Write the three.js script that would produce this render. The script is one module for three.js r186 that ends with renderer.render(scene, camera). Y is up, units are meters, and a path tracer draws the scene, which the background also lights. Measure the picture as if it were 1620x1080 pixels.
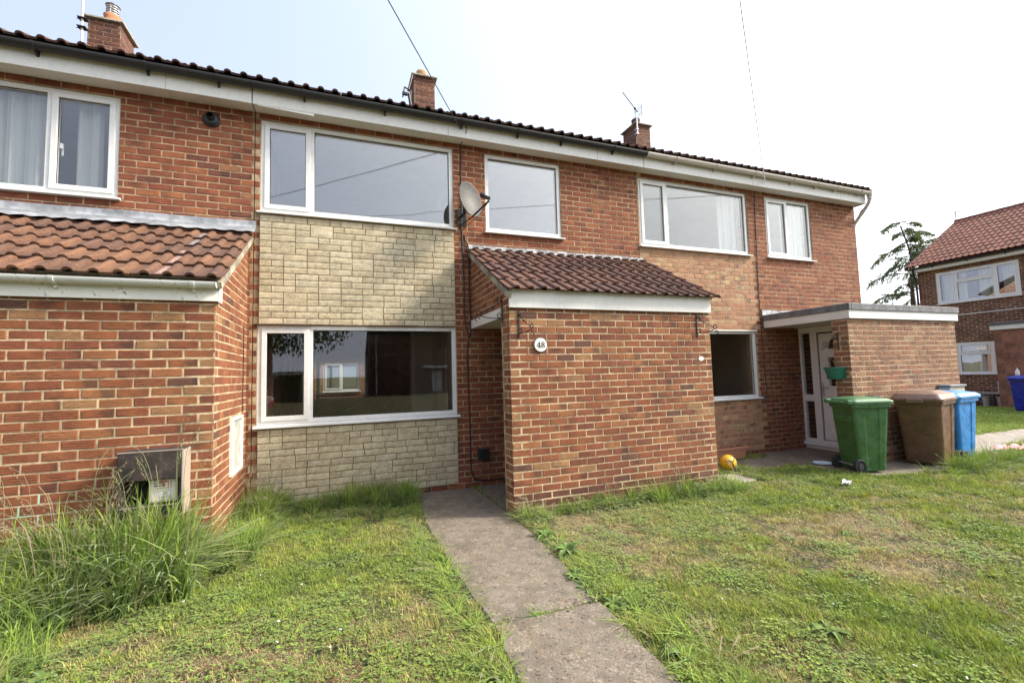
import * as THREE from 'three';
import { mergeGeometries } from 'three/addons/utils/BufferGeometryUtils.js';
import { RoundedBoxGeometry } from 'three/addons/geometries/RoundedBoxGeometry.js';
import { TextGeometry } from 'three/addons/geometries/TextGeometry.js';
import { FontLoader } from 'three/addons/loaders/FontLoader.js';

// ------------------------------------------------------------------ camera, sky, sun, exposure
const scene = new THREE.Scene();
const camera = new THREE.PerspectiveCamera(73.74, 1.5, 0.05, 1500);
camera.position.set(0, 1.53, 6.097);
camera.rotation.set(0.071, -0.3657, -0.0276, 'YXZ');
const renderer = new THREE.WebGLRenderer({ antialias: true });
renderer.toneMapping = THREE.LinearToneMapping;
renderer.toneMappingExposure = 2.06;
renderer.shadowMap.enabled = true;

const SUN = new THREE.Vector3(1, 0.8, 0.38).normalize();
const sun = new THREE.DirectionalLight(new THREE.Color(1, 0.9, 0.75), 3.7);
sun.position.copy(SUN).multiplyScalar(60).add(new THREE.Vector3(4, 0, 0));
sun.target.position.set(4, 0, 0);
sun.castShadow = true;
sun.shadow.radius = 20;
sun.shadow.mapSize.set(4096, 4096);
Object.assign(sun.shadow.camera, { left: -35, right: 35, top: 30, bottom: -30, near: 1, far: 150 });
scene.add(sun, sun.target);

{ // hazy early-summer sky: pale blue away from the sun, milky and bright toward it
  const w = 512, h = 256, data = new Float32Array(w * h * 4), d = new THREE.Vector3();
  for (let j = 0; j < h; j++) for (let i = 0; i < w; i++) {
    const lat = ((j + 0.5) / h - 0.5) * Math.PI, lon = ((i + 0.5) / w - 0.5) * 2 * Math.PI;
    d.set(Math.cos(lat) * Math.cos(lon), Math.sin(lat), Math.cos(lat) * Math.sin(lon));
    const ang = Math.acos(THREE.MathUtils.clamp(d.dot(SUN), -1, 1)) * 180 / Math.PI;
    const g = 1.25 * Math.exp(-ang / 45) + 3.4 * Math.exp(-((ang / 41) ** 2)), hz = Math.exp(-Math.max(d.y, 0) * 2.6) * 0.65;
    const k = 0.51, o = (j * w + i) * 4;
    data[o] = k * (0.36 + g * 1.0 + hz * 1.0); data[o + 1] = k * (0.50 + g * 0.97 + hz * 0.93); data[o + 2] = k * (0.84 + g * 0.88 + hz * 0.74); data[o + 3] = 1;
  }
  const t = new THREE.DataTexture(data, w, h, THREE.RGBAFormat, THREE.FloatType);
  t.mapping = THREE.EquirectangularReflectionMapping; t.magFilter = t.minFilter = THREE.LinearFilter; t.needsUpdate = true;
  scene.background = t; scene.environment = t;
}

// ------------------------------------------------------------------ helpers
let seedState = 20240611;
function rnd() { seedState = (seedState + 0x6d2b79f5) | 0; let t = Math.imul(seedState ^ (seedState >>> 15), 1 | seedState); t = (t + Math.imul(t ^ (t >>> 7), 61 | t)) ^ t; return ((t ^ (t >>> 14)) >>> 0) / 4294967296; }
const rr = (a, b) => a + (b - a) * rnd();
const pick = (a) => a[Math.floor(rnd() * a.length) % a.length];
const clamp = THREE.MathUtils.clamp, lerp = THREE.MathUtils.lerp, smooth = THREE.MathUtils.smoothstep;
const V = (x, y, z) => new THREE.Vector3(x, y, z);
const used = {};
function numbered(n) { const k = used[n] = (used[n] ?? -1) + 1; return k ? `${n}_${String(k).padStart(3, '0')}` : n; }
function tag(o, label, category, group, kind) { if (label) o.userData.label = label; if (category) o.userData.category = category; if (group) o.userData.group = group; if (kind) o.userData.kind = kind; return o; }
function thing(name, label, category, pos = [0, 0, 0], turn = 0, group) {
  const o = new THREE.Group(); o.name = numbered(name); o.position.set(...pos); o.rotation.y = turn; scene.add(o);
  return tag(o, label, category, group);
}
function mesh(name, geo, mat, parent) {
  const m = new THREE.Mesh(Array.isArray(geo) ? merge(geo) : geo, mat); m.name = parent ? name : numbered(name);
  m.castShadow = m.receiveShadow = true; (parent ?? scene).add(m); return m;
}
function struct(name, geo, mat) { return tag(mesh(name, geo, mat), null, null, null, 'structure'); }
function flat(g) { // non-indexed, position + normal + uv in metres
  g = g.index ? g.toNonIndexed() : g;
  for (const k of Object.keys(g.attributes)) if (!['position', 'normal', 'uv', 'color'].includes(k)) g.deleteAttribute(k);
  if (!g.attributes.normal) g.computeVertexNormals();
  return g;
}
function metreUV(g, s = 1) {
  const p = g.attributes.position, n = g.attributes.normal, uv = new Float32Array(p.count * 2);
  for (let i = 0; i < p.count; i++) {
    const ax = Math.abs(n.getX(i)), ay = Math.abs(n.getY(i)), az = Math.abs(n.getZ(i)), x = p.getX(i), y = p.getY(i), z = p.getZ(i);
    if (ay >= ax && ay >= az) { uv[2 * i] = x * s; uv[2 * i + 1] = z * s; } else if (ax >= az) { uv[2 * i] = z * s; uv[2 * i + 1] = y * s; } else { uv[2 * i] = x * s; uv[2 * i + 1] = y * s; }
  }
  g.setAttribute('uv', new THREE.BufferAttribute(uv, 2)); return g;
}
function merge(list) { return list.length === 1 ? metreUV(flat(list[0])) : mergeGeometries(list.map((g) => metreUV(flat(g)))); }
const box = (x0, x1, y0, y1, z0, z1) => new THREE.BoxGeometry(x1 - x0, y1 - y0, z1 - z0).translate((x0 + x1) / 2, (y0 + y1) / 2, (z0 + z1) / 2);
const rbox = (x0, x1, y0, y1, z0, z1, r = 0.006) => new RoundedBoxGeometry(x1 - x0, y1 - y0, z1 - z0, 1, Math.min(r, (x1 - x0) / 2.1, (y1 - y0) / 2.1, (z1 - z0) / 2.1)).translate((x0 + x1) / 2, (y0 + y1) / 2, (z0 + z1) / 2);
const tube = (pts, r, seg = 24, rad = 6) => new THREE.TubeGeometry(new THREE.CatmullRomCurve3(pts.map((p) => V(...p)), false, 'centripetal'), seg, r, rad, false);
const rod = (a, b, r, rad = 6) => { const d = V(...b).sub(V(...a)), L = d.length(); return new THREE.CylinderGeometry(r, r, L, rad).applyQuaternion(new THREE.Quaternion().setFromUnitVectors(V(0, 1, 0), d.normalize())).translate((a[0] + b[0]) / 2, (a[1] + b[1]) / 2, (a[2] + b[2]) / 2); };
const lathe = (pts, n = 24) => new THREE.LatheGeometry(pts.map(([x, y]) => new THREE.Vector2(x, y)), n);
function shapeOf(pts) { const s = new THREE.Shape(); pts.forEach(([x, y], i) => (i ? s.lineTo(x, y) : s.moveTo(x, y))); s.closePath(); return s; }
function rectHole(x0, x1, y0, y1) { const h = new THREE.Path(); h.moveTo(x0, y0); h.lineTo(x0, y1); h.lineTo(x1, y1); h.lineTo(x1, y0); h.closePath(); return h; }
function prism(pts, z0, z1, holes = [], bevel = 0) { // outline in x,y between z0 and z1
  const s = shapeOf(pts); s.holes = holes.map((h) => rectHole(...h));
  return new THREE.ExtrudeGeometry(s, bevel ? { depth: z1 - z0 - 2 * bevel, bevelEnabled: true, bevelThickness: bevel, bevelSize: bevel, bevelOffset: -bevel, bevelSegments: 1 } : { depth: z1 - z0, bevelEnabled: false }).translate(0, 0, z0 + bevel);
}
const col = (r, g, b) => new THREE.Color().setRGB(r, g, b);

// ---- tileable noise
const hashTable = new Float32Array(65536); { const s0 = seedState; seedState = 99; for (let i = 0; i < 65536; i++) hashTable[i] = rnd(); seedState = s0; }
const hsh = (x, y, s = 0) => hashTable[((x * 7919) ^ (y * 104729) ^ (s * 1299709)) & 65535];
function vnoise(x, y, px, py, s = 0) {
  const xi = Math.floor(x), yi = Math.floor(y), fx = x - xi, fy = y - yi, u = fx * fx * (3 - 2 * fx), v = fy * fy * (3 - 2 * fy);
  const m = (a, p) => (p ? ((a % p) + p) % p : a), x0 = m(xi, px), x1 = m(xi + 1, px), y0 = m(yi, py), y1 = m(yi + 1, py);
  return lerp(lerp(hsh(x0, y0, s), hsh(x1, y0, s), u), lerp(hsh(x0, y1, s), hsh(x1, y1, s), u), v);
}
function fbm(x, y, p, oct = 4, s = 0, q = p) { let a = 0.5, t = 0, n = 0; for (let o = 0; o < oct; o++) { t += a * vnoise(x, y, p, q, s + o * 17); n += a; x *= 2; y *= 2; if (p) p *= 2; if (q) q *= 2; a *= 0.5; } return t / n; }
function texture(w, h, fn, srgb, size) { // fn(x, y) -> value or [r, g, b] in 0..1 (for colour: as seen, sRGB); size = metres per repeat
  const d = new Uint8Array(w * h * 4);
  for (let y = 0; y < h; y++) for (let x = 0; x < w; x++) { let c = fn(x, y); if (typeof c === 'number') c = [c, c, c]; const o = (y * w + x) * 4; for (let k = 0; k < 3; k++) d[o + k] = clamp(c[k], 0, 1) * 255; d[o + 3] = 255; }
  const t = new THREE.DataTexture(d, w, h, THREE.RGBAFormat); t.wrapS = t.wrapT = THREE.RepeatWrapping; t.magFilter = THREE.LinearFilter; t.minFilter = THREE.LinearMipmapLinearFilter; t.generateMipmaps = true;
  if (srgb) t.colorSpace = THREE.SRGBColorSpace; if (size) t.repeat.set(1 / size, 1 / (size * h / w)); t.needsUpdate = true; return t;
}
const std = (c, o = {}) => new THREE.MeshStandardMaterial({ color: Array.isArray(c) ? col(...c) : c, roughness: 0.85, ...o });
const phys = (c, o = {}) => new THREE.MeshPhysicalMaterial({ color: Array.isArray(c) ? col(...c) : c, roughness: 0.5, ...o });

// ------------------------------------------------------------------ textures and materials
// brick faces: 4 x 8 different ones, dragged-wire grooves, kiln marks, buff smears
const AC = 4, AR = 8, AW = 256, AH = 128;
const brickStyle = []; { const s0 = seedState; seedState = 5; for (let i = 0; i < AC * AR; i++) brickStyle.push({ groove: rr(0.4, 1), n: 4 + Math.floor(rr(0, 3)), burn: rnd() < 0.16 ? rr(0.45, 0.85) : rr(0, 0.22), bx: rr(0, 1), buff: rnd() < 0.2 ? rr(0.3, 0.7) : rr(0, 0.12), ph: rr(0, 9) }); seedState = s0; }
function brickTexel(x, y) {
  const cx = Math.floor(x / AW), cy = Math.floor(y / AH), b = brickStyle[cy * AC + cx], u = (x % AW) / AW, v = (y % AH) / AH, s = cy * AC + cx;
  const wob = fbm(u * 7 + b.ph, v * 3, 0, 3, s) - 0.5, ln = v * b.n + wob * 0.55 + b.ph;
  const gm = smooth(fbm(u * 2.3 + b.ph * 3, v * 2, 0, 3, s + 40), 0.36, 0.56), fr = ln - Math.floor(ln);
  const groove = b.groove * gm * Math.max(0, 1 - Math.abs(fr - 0.5) * 5.5) * (0.55 + 0.9 * vnoise(u * 26, Math.floor(ln) * 9.7, 0, 0, s));
  return { b, u, v, s, groove, grit: fbm(u * 60, v * 22, 0, 3, s + 3), big: fbm(u * 4, v * 2, 0, 4, s + 9) };
}
const brickMap = texture(AC * AW, AR * AH, (x, y) => {
  const t = brickTexel(x, y), burn = t.b.burn * smooth(1 - Math.abs(t.u - t.b.bx) * 1.6 + (t.big - 0.5) * 1.3, 0.45, 0.95), buff = t.b.buff * smooth(t.big + (t.u > 0.5 ? 0.06 : 0), 0.5, 0.72);
  let k = 0.86 + 0.22 * (t.big - 0.5) + 0.26 * (t.grit - 0.5) - 0.27 * t.groove; const spot = hsh(x >> 1, y >> 1, 5) > 0.985 ? -0.16 : 0; k += spot;
  return [k * (1 - burn * 0.5) + buff * 0.08, k * (1 - burn * 0.42) + buff * 0.12, k * (1 - burn * 0.3) + buff * 0.1];
}, true);
const brickBump = texture(AC * AW, AR * AH, (x, y) => { const t = brickTexel(x, y); return 0.7 - 0.55 * t.groove + 0.3 * (t.grit - 0.5) + 0.25 * (t.big - 0.5); });
brickMap.wrapS = brickMap.wrapT = brickBump.wrapS = brickBump.wrapT = THREE.ClampToEdgeWrapping;
const grainC = (s, amp, f, seed, tint = [1, 1, 1]) => texture(s, s, (x, y) => { const n = fbm(x / s * f, y / s * f, f, 5, seed), m = fbm(x / s * f * 6, y / s * f * 6, f * 6, 2, seed + 7), k = 0.86 + amp * (n - 0.5) + amp * 0.6 * (m - 0.5); return tint.map((q) => k * q); }, true, 1);
const grainB = (s, f, seed) => texture(s, s, (x, y) => 0.6 * fbm(x / s * f, y / s * f, f, 5, seed) + 0.4 * hsh(x, y, seed), false, 1);
const mortarMap = grainC(512, 0.5, 6, 11), mortarBump = grainB(512, 40, 12);
const withSize = (t, m) => { const c = t.clone(); c.repeat.set(1 / m, 1 / m); c.needsUpdate = true; return c; };
const mortarHouse = std([0.45, 0.325, 0.195], { map: mortarMap, bumpMap: mortarBump, bumpScale: 0.003, roughness: 0.95 });
const mortarM = std([0.56, 0.43, 0.27], { map: mortarMap, bumpMap: mortarBump, bumpScale: 0.003, roughness: 0.95 });
const mortarDark = std([0.27, 0.19, 0.125], { map: mortarMap, bumpMap: mortarBump, bumpScale: 0.003, roughness: 0.95 });
const TONES = {
  red: [[0.291, 0.086, 0.038], [0.296, 0.085, 0.037], [0.309, 0.098, 0.042], [0.357, 0.124, 0.053], [0.283, 0.087, 0.042], [0.248, 0.071, 0.034], [0.374, 0.166, 0.074], [0.191, 0.066, 0.040]],
  rustic: [[0.288, 0.092, 0.036], [0.293, 0.090, 0.035], [0.310, 0.106, 0.041], [0.361, 0.139, 0.054], [0.267, 0.082, 0.036], [0.229, 0.073, 0.036], [0.379, 0.192, 0.085], [0.159, 0.067, 0.042]],
  brown: [[0.32, 0.15, 0.078], [0.34, 0.16, 0.083], [0.30, 0.135, 0.07], [0.38, 0.195, 0.105], [0.27, 0.125, 0.07], [0.35, 0.14, 0.074], [0.42, 0.26, 0.145], [0.22, 0.11, 0.068]],
  pink: [[0.50, 0.265, 0.15], [0.52, 0.29, 0.165], [0.47, 0.24, 0.135], [0.54, 0.32, 0.185], [0.50, 0.245, 0.14], [0.55, 0.36, 0.20], [0.44, 0.215, 0.12], [0.53, 0.31, 0.19]],
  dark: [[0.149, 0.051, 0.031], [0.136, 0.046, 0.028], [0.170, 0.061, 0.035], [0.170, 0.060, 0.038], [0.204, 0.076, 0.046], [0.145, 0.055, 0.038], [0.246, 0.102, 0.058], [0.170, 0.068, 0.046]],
};
const TW = [0.22, 0.18, 0.14, 0.09, 0.15, 0.11, 0.065, 0.045];
const toneMats = {};
for (const k in TONES) toneMats[k] = TONES[k].map((c) => std(c, { map: brickMap, bumpMap: brickBump, bumpScale: 0.006, roughness: 0.9 }));
const brickStuffM = std([1, 1, 1], { map: brickMap, bumpMap: brickBump, bumpScale: 0.006, roughness: 0.9, vertexColors: true });
const tone = (x = 0, y = 0) => { let r = clamp(0.62 * rnd() + 0.9 * (fbm(x * 1.7 + 40, y * 2.3 + 40, 0, 3, 19) - 0.5) + 0.24 * rnd() + 0.07, 0, 0.999), i = 0; while (i < 7 && r > TW[i]) r -= TW[i++]; return i; };
const stoneMap = texture(512, 512, (x, y) => { const n = fbm(x / 512 * 8, y / 512 * 8, 8, 5, 21), m = fbm(x / 512 * 50, y / 512 * 50, 50, 2, 22), pit = smooth(fbm(x / 512 * 24, y / 512 * 24, 24, 3, 23), 0.62, 0.72); const k = 0.86 + 0.2 * (n - 0.5) + 0.14 * (m - 0.5); return [k - pit * 0.08, k - pit * 0.08, k - pit * 0.08]; }, true, 0.5);
const stoneBump = texture(512, 512, (x, y) => fbm(x / 512 * 12, y / 512 * 14, 12, 6, 31, 14) - 0.5 * smooth(fbm(x / 512 * 24, y / 512 * 24, 24, 3, 23), 0.6, 0.74), false, 0.5);
const stoneMats = [[0.62, 0.525, 0.35], [0.65, 0.555, 0.375], [0.585, 0.49, 0.325], [0.67, 0.575, 0.40], [0.55, 0.46, 0.305], [0.61, 0.53, 0.37]].map((c) => std(c, { map: stoneMap, bumpMap: stoneBump, bumpScale: 0.0025, roughness: 0.95 }));
const groutM = std([0.14, 0.105, 0.06], { map: mortarMap, roughness: 1 });
const tileMap = texture(512, 512, (x, y) => { const n = fbm(x / 512 * 5, y / 512 * 5, 5, 5, 41), m = fbm(x / 512 * 60, y / 512 * 60, 60, 2, 42), l = smooth(fbm(x / 512 * 14, y / 512 * 14, 14, 4, 43), 0.66, 0.74); const k = 0.84 + 0.36 * (n - 0.5) + 0.26 * (m - 0.5); return [k + l * 0.12, k + l * 0.14, k + l * 0.13]; }, true, 0.6);
const tileBump = grainB(256, 60, 44);
const tileMat = (c) => std(c, { map: tileMap, bumpMap: tileBump, bumpScale: 0.002, roughness: 0.9 });
const tileRust = [[0.175, 0.083, 0.047], [0.155, 0.076, 0.046], [0.20, 0.096, 0.052], [0.135, 0.068, 0.046]].map(tileMat);
const tileBrown = [[0.135, 0.064, 0.046], [0.12, 0.058, 0.043], [0.15, 0.070, 0.048], [0.165, 0.075, 0.048]].map(tileMat);
const tileDark = [[0.12, 0.06, 0.045], [0.10, 0.052, 0.042], [0.14, 0.07, 0.05]].map(tileMat);
const tileRed = [[0.27, 0.102, 0.068], [0.245, 0.095, 0.065], [0.295, 0.115, 0.075]].map(tileMat);
const plasticBump = grainB(256, 30, 51);
const specks = texture(512, 512, (x, y) => { const n = fbm(x / 512 * 6, y / 512 * 6, 6, 5, 61), s = smooth(fbm(x / 512 * 70, y / 512 * 40, 70, 2, 62, 40), 0.70, 0.8) * smooth(n, 0.45, 0.65); const k = 0.93 + 0.12 * (n - 0.5); return [k - s * 0.42, k - s * 0.40, k - s * 0.44]; }, true, 0.9);
const upvc = phys([0.90, 0.90, 0.88], { roughness: 0.32, map: withSize(grainC(256, 0.07, 4, 63), 0.7), clearcoat: 0.15 });
const whiteBoard = std([0.88, 0.87, 0.82], { roughness: 0.45, map: withSize(grainC(256, 0.07, 5, 64), 0.8) });
const creamBoard = std([0.87, 0.86, 0.78], { roughness: 0.45, map: specks });
const gutterGrey = std([0.70, 0.71, 0.68], { roughness: 0.5, map: specks });
const gutterBlack = std([0.016, 0.016, 0.017], { roughness: 0.55, bumpMap: plasticBump, bumpScale: 0.0005 });
const gutterPale = std([0.60, 0.56, 0.50], { roughness: 0.6, map: withSize(specks, 0.4) });
const blackM = std([0.018, 0.018, 0.02], { roughness: 0.5 });
const ironM = std([0.02, 0.02, 0.022], { roughness: 0.55, metalness: 0.4 });
const rustM = std([0.16, 0.05, 0.03], { roughness: 0.9 });
const gasketM = std([0.03, 0.03, 0.035], { roughness: 0.7 });
const leadM = std([0.40, 0.42, 0.455], { roughness: 0.6, metalness: 0.1, map: withSize(grainC(256, 0.5, 5, 65), 1.4), bumpMap: withSize(grainB(256, 8, 66), 0.5), bumpScale: 0.01 });
const cementM = std([0.42, 0.38, 0.29], { map: mortarMap, bumpMap: mortarBump, bumpScale: 0.006, roughness: 0.95 });
const steelM = std([0.45, 0.45, 0.46], { roughness: 0.4, metalness: 0.8 });
const glassBump = (() => { const d = new Float32Array(256 * 256 * 4); for (let y = 0; y < 256; y++) for (let x = 0; x < 256; x++) { const v = fbm(x / 256 * 3, y / 256 * 3, 3, 2, 71), o = (y * 256 + x) * 4; d[o] = d[o + 1] = d[o + 2] = v; d[o + 3] = 1; } const t = new THREE.DataTexture(d, 256, 256, THREE.RGBAFormat, THREE.FloatType); t.wrapS = t.wrapT = THREE.RepeatWrapping; t.magFilter = t.minFilter = THREE.LinearFilter; t.repeat.set(1 / 2.6, 1 / 2.6); t.needsUpdate = true; return t; })();
const glassM = phys([0.93, 0.95, 0.95], { roughness: 0, transmission: 1, thickness: 0, ior: 2.33, bumpMap: glassBump, bumpScale: 0.004 });
const glassLow = glassM.clone(); glassLow.ior = 1.6; const glassMid = glassM.clone(); glassMid.ior = 1.82;
const plaster = std([0.84, 0.83, 0.79], { roughness: 0.9, map: withSize(grainC(256, 0.08, 4, 72), 2) });
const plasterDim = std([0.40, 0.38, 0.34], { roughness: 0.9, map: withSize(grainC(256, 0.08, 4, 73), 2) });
const carpet = std([0.22, 0.20, 0.18], { roughness: 1, map: withSize(grainC(256, 0.3, 12, 74), 1) });
const netM = phys([0.80, 0.79, 0.76], { roughness: 1, transmission: 0.45, thickness: 0, side: THREE.DoubleSide });
const concreteMap = texture(1024, 1024, (x, y) => {
  const f = 1 / 1024, n = fbm(x * f * 5, y * f * 5, 5, 5, 81), m = fbm(x * f * 20, y * f * 20, 20, 4, 82), a = vnoise(x / 9, y / 9, 0, 0, 83), a2 = hsh((x + 1) >> 2, y >> 2, 84), st = smooth(fbm(x * f * 9, y * f * 9, 9, 4, 85), 0.58, 0.7);
  let k = 0.82 + 0.15 * (n - 0.5) + 0.2 * (m - 0.5) - st * 0.05; const mk = smooth(m, 0.35, 0.6); k += 0.3 * mk * smooth(a, 0.72, 0.86) - 0.22 * smooth(1 - a, 0.76, 0.88); if (a2 > 0.93) k += 0.12; if (a2 < 0.06) k -= 0.12; const o = smooth(fbm(x * f * 11, y * f * 11, 11, 3, 86), 0.6, 0.72) * 0.02; return [k + o, k, k - o];
}, true, 1.3);
const concreteBump = texture(512, 512, (x, y) => 0.5 * fbm(x / 512 * 12, y / 512 * 12, 12, 5, 87) + 0.4 * hsh(x >> 1, y >> 1, 88), false, 0.65);
const pathM = std([0.25, 0.207, 0.158], { map: concreteMap, bumpMap: concreteBump, bumpScale: 0.005, roughness: 0.95 });
const path2M = std([0.42, 0.38, 0.32], { map: concreteMap, bumpMap: concreteBump, bumpScale: 0.005, roughness: 0.95 });
const soilMap = texture(1024, 1024, (x, y) => {
  const f = 1 / 1024, n = fbm(x * f * 8, y * f * 8, 8, 5, 91), m = fbm(x * f * 90, y * f * 60, 90, 3, 92, 60), g = smooth(fbm(x * f * 16, y * f * 16, 16, 4, 93), 0.42, 0.6), k = 0.55 + 0.5 * (n - 0.5) + 0.7 * (m - 0.5);
  return [k * lerp(0.95, 0.62, g), k * lerp(0.80, 0.72, g), k * lerp(0.52, 0.30, g)];
}, true, 3.1);
const soilM = std([0.55, 0.55, 0.55], { map: soilMap, bumpMap: withSize(grainB(512, 60, 94), 0.8), bumpScale: 0.02, roughness: 1 });
const barkM = std([0.17, 0.125, 0.09], { map: withSize(grainC(256, 0.8, 8, 95), 0.6), bumpMap: withSize(grainB(256, 20, 96), 0.6), bumpScale: 0.02 });
const leafMat = (c, t = 0.35) => phys(c, { roughness: 1, transmission: t, thickness: 0, side: THREE.DoubleSide });

// ------------------------------------------------------------------ masonry
const COURSE = 0.079, BRICK = 0.228, JOINT = 0.0105, FL = BRICK - JOINT, FH = COURSE - JOINT;
function brickGeometry(L, H, variant, jit = 0.0015) { // chamfered face, 18 triangles; uv takes one of the 32 faces of the atlas
  const c = 0.004, x = L / 2, y = H / 2, d = 0.03, P = [], U = [], s0 = seedState; seedState = 1000 + variant * 7;
  const j = () => rr(-jit, jit), o = [[-x + j(), -y + j()], [x + j(), -y + j()], [x + j(), y + j()], [-x + j(), y + j()]], i = o.map(([a, b]) => [a - Math.sign(a) * c * rr(0.8, 2.2), b - Math.sign(b) * c * rr(0.8, 1.8)]); seedState = s0;
  const ax = variant % AC, ay = Math.floor(variant / AC) % AR, part = L < 0.15 ? 0.55 : 1;
  const put = (a, z) => { P.push(a[0], a[1], z); U.push((ax + 0.03 + 0.94 * part * clamp(a[0] / L + 0.5, 0, 1)) / AC, (ay + 0.05 + 0.9 * clamp(a[1] / H + 0.5, 0, 1)) / AR); };
  const quad = (a, az, b, bz, e, ez, f, fz) => { put(a, az); put(b, bz); put(e, ez); put(a, az); put(e, ez); put(f, fz); };
  quad(i[0], 0, i[1], 0, i[2], 0, i[3], 0);
  for (let k = 0; k < 4; k++) { const n = (k + 1) % 4; quad(o[k], -c, o[n], -c, i[n], 0, i[k], 0); quad(o[k], -d, o[n], -d, o[n], -c, o[k], -c); }
  const g = new THREE.BufferGeometry(); g.setAttribute('position', new THREE.Float32BufferAttribute(P, 3)); g.setAttribute('uv', new THREE.Float32BufferAttribute(U, 2)); g.computeVertexNormals(); return g;
}
const fullBricks = [...Array(32).keys()].map((v) => brickGeometry(FL, FH, v)), headBricks = [...Array(32).keys()].map((v) => brickGeometry(FL / 2 - JOINT / 2, FH, v));
const laid = new Map(); // thing -> bricks waiting to be built
const HL = FL / 2 - JOINT / 2;
// a wall in its own axes: x along it, y up, z out of it. The mortar core is the part; its bricks follow in finishBricks
function brickWall(host, { name = 'wall', pos = [0, 0, 0], turn = 0, outline, holes = [], brickHoles = [], thick = 0.22, tones = 'red', top, courses, zones = [], shift = 0, mortar = mortarM, priority = 1 }) {
  const xs = outline.map((p) => p[0]), ys = outline.map((p) => p[1]), x0 = Math.min(...xs), x1 = Math.max(...xs), y0 = Math.min(...ys), y1 = Math.max(...ys);
  const core = mesh(name, flat(prism(outline, -thick, -0.0035, holes)), mortar, host);
  core.position.set(...pos); core.rotation.y = turn;
  const list = laid.get(host) ?? laid.set(host, []).get(host), topAt = top ?? (() => y1), cut = [...holes, ...brickHoles];
  const [c0, c1] = courses ?? [y0, y1];
  for (let j = Math.floor(c0 / COURSE + 0.01); j * COURSE < c1 - 0.015; j++) {
    const yb = Math.max(j * COURSE + JOINT / 2, c0), yt = Math.min((j + 1) * COURSE - JOINT / 2, c1 - 0.002);
    for (let k = -1, x = x0 - (j % 2 ? BRICK / 2 : 0) + shift; x < x1; k++, x += BRICK) {
      let parts = [[Math.max(x, x0), Math.min(x + FL, x1 - 0.0005), yb, yt]];
      for (const [a, b, c, d] of cut) parts = parts.flatMap(([p, q, r, s]) => {
        if (q <= a || p >= b || s <= c || r >= d) return [[p, q, r, s]];
        const out = []; if (p < a - 0.02) out.push([p, a - 0.004, r, s]); if (q > b + 0.02) out.push([b + 0.004, q, r, s]);
        const m0 = Math.max(p, a), m1 = Math.min(q, b); if (r < c - 0.022) out.push([m0, m1, r, c - 0.004]); if (s > d + 0.022) out.push([m0, m1, d + 0.004, s]); return out;
      });
      for (let [p, q, r, s] of parts) {
        if (top) { while (q - p > 0.03 && topAt(p) < s - 0.01 && topAt(q) >= topAt(p)) p += 0.01; while (q - p > 0.03 && topAt(q) < s - 0.01 && topAt(p) >= topAt(q)) q -= 0.01; }
        if (q - p < 0.035 || s - r < 0.02) continue; const L_ = q - p;
        const cx = (p + q) / 2, cy = (r + s) / 2, zone = zones.find((z) => cx > z.x[0] && cx < z.x[1] && cy > z.y[0] && cy < z.y[1]);
        list.push({ core, x: cx, y: cy, L: q - p - (zone?.tight ? -0.006 : 0), H: s - r + (zone?.tight ? 0.004 : 0), tones: zone?.tones ?? tones, tone: L_ < 0.135 && tones === 'rustic' && rnd() < 0.55 ? 6 : tone(cx + core.position.x, cy), z: rr(-0.0015, 0.0015), variant: Math.floor(rnd() * 32), priority });
      }
    }
  }
  return core;
}
const blockers = []; // [x0, x1, y0, y1, z0, z1] of what hides bricks from the camera
function hidden(p) {
  const c = camera.position, d = p.clone().sub(c);
  return blockers.some(([x0, x1, y0, y1, z0, z1]) => { let a = 0, b = 0.985; for (const [o, e, l, h] of [[c.x, d.x, x0, x1], [c.y, d.y, y0, y1], [c.z, d.z, z0, z1]]) { let t0 = (l - o) / e, t1 = (h - o) / e; if (t0 > t1) [t0, t1] = [t1, t0]; a = Math.max(a, t0); b = Math.min(b, t1); } return a < b; });
}
camera.updateMatrixWorld(); camera.updateProjectionMatrix();
function seenSize(p, n, area) { const q = p.clone().project(camera); if (Math.abs(q.x) > 1.02 || Math.abs(q.y) > 1.02 || q.z > 1) return 0; const d = camera.position.clone().sub(p), L = d.length(), f = n ? d.dot(n) / L : 1; return f <= 0 || hidden(p) ? 0 : area * f / L / L; }
function placeScaled(o, b) { o.position.set(b.x, b.y, b.z); }
function finishBricks(host, most = 300) {
  host.updateWorldMatrix(true, true);
  const list = laid.get(host), n = V(0, 0, 0);
  for (const b of list) { n.set(0, 0, 1).transformDirection(b.core.matrixWorld); b.seen = b.priority * seenSize(V(b.x, b.y, 0).applyMatrix4(b.core.matrixWorld), n, b.L * b.H); }
  list.sort((a, b) => b.seen - a.seen);
  const rest = [], inv = host.matrixWorld.clone().invert();
  list.forEach((b, i) => {
    const head = b.L < 0.16, g = (head ? headBricks : fullBricks)[b.variant], sx = b.L / (head ? HL : FL), sy = b.H / FH;
    if (i < most && b.seen > 0) { const m = mesh('brick', g, toneMats[b.tones][b.tone], b.core); m.position.set(b.x, b.y, b.z); m.scale.set(sx, sy, 1); return; }
    const q = g.clone(), c = TONES[b.tones][b.tone], a = new Float32Array(q.attributes.position.count * 3); for (let k = 0; k < a.length; k += 3) { a[k] = c[0]; a[k + 1] = c[1]; a[k + 2] = c[2]; }
    q.setAttribute('color', new THREE.BufferAttribute(a, 3)); q.scale(sx, sy, 1).translate(b.x, b.y, b.z).applyMatrix4(b.core.matrixWorld).applyMatrix4(inv); rest.push(q);
  });
  if (rest.length) tag(mesh('brickwork', mergeGeometries(rest), brickStuffM, host), null, null, null, 'stuff');
}
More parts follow.
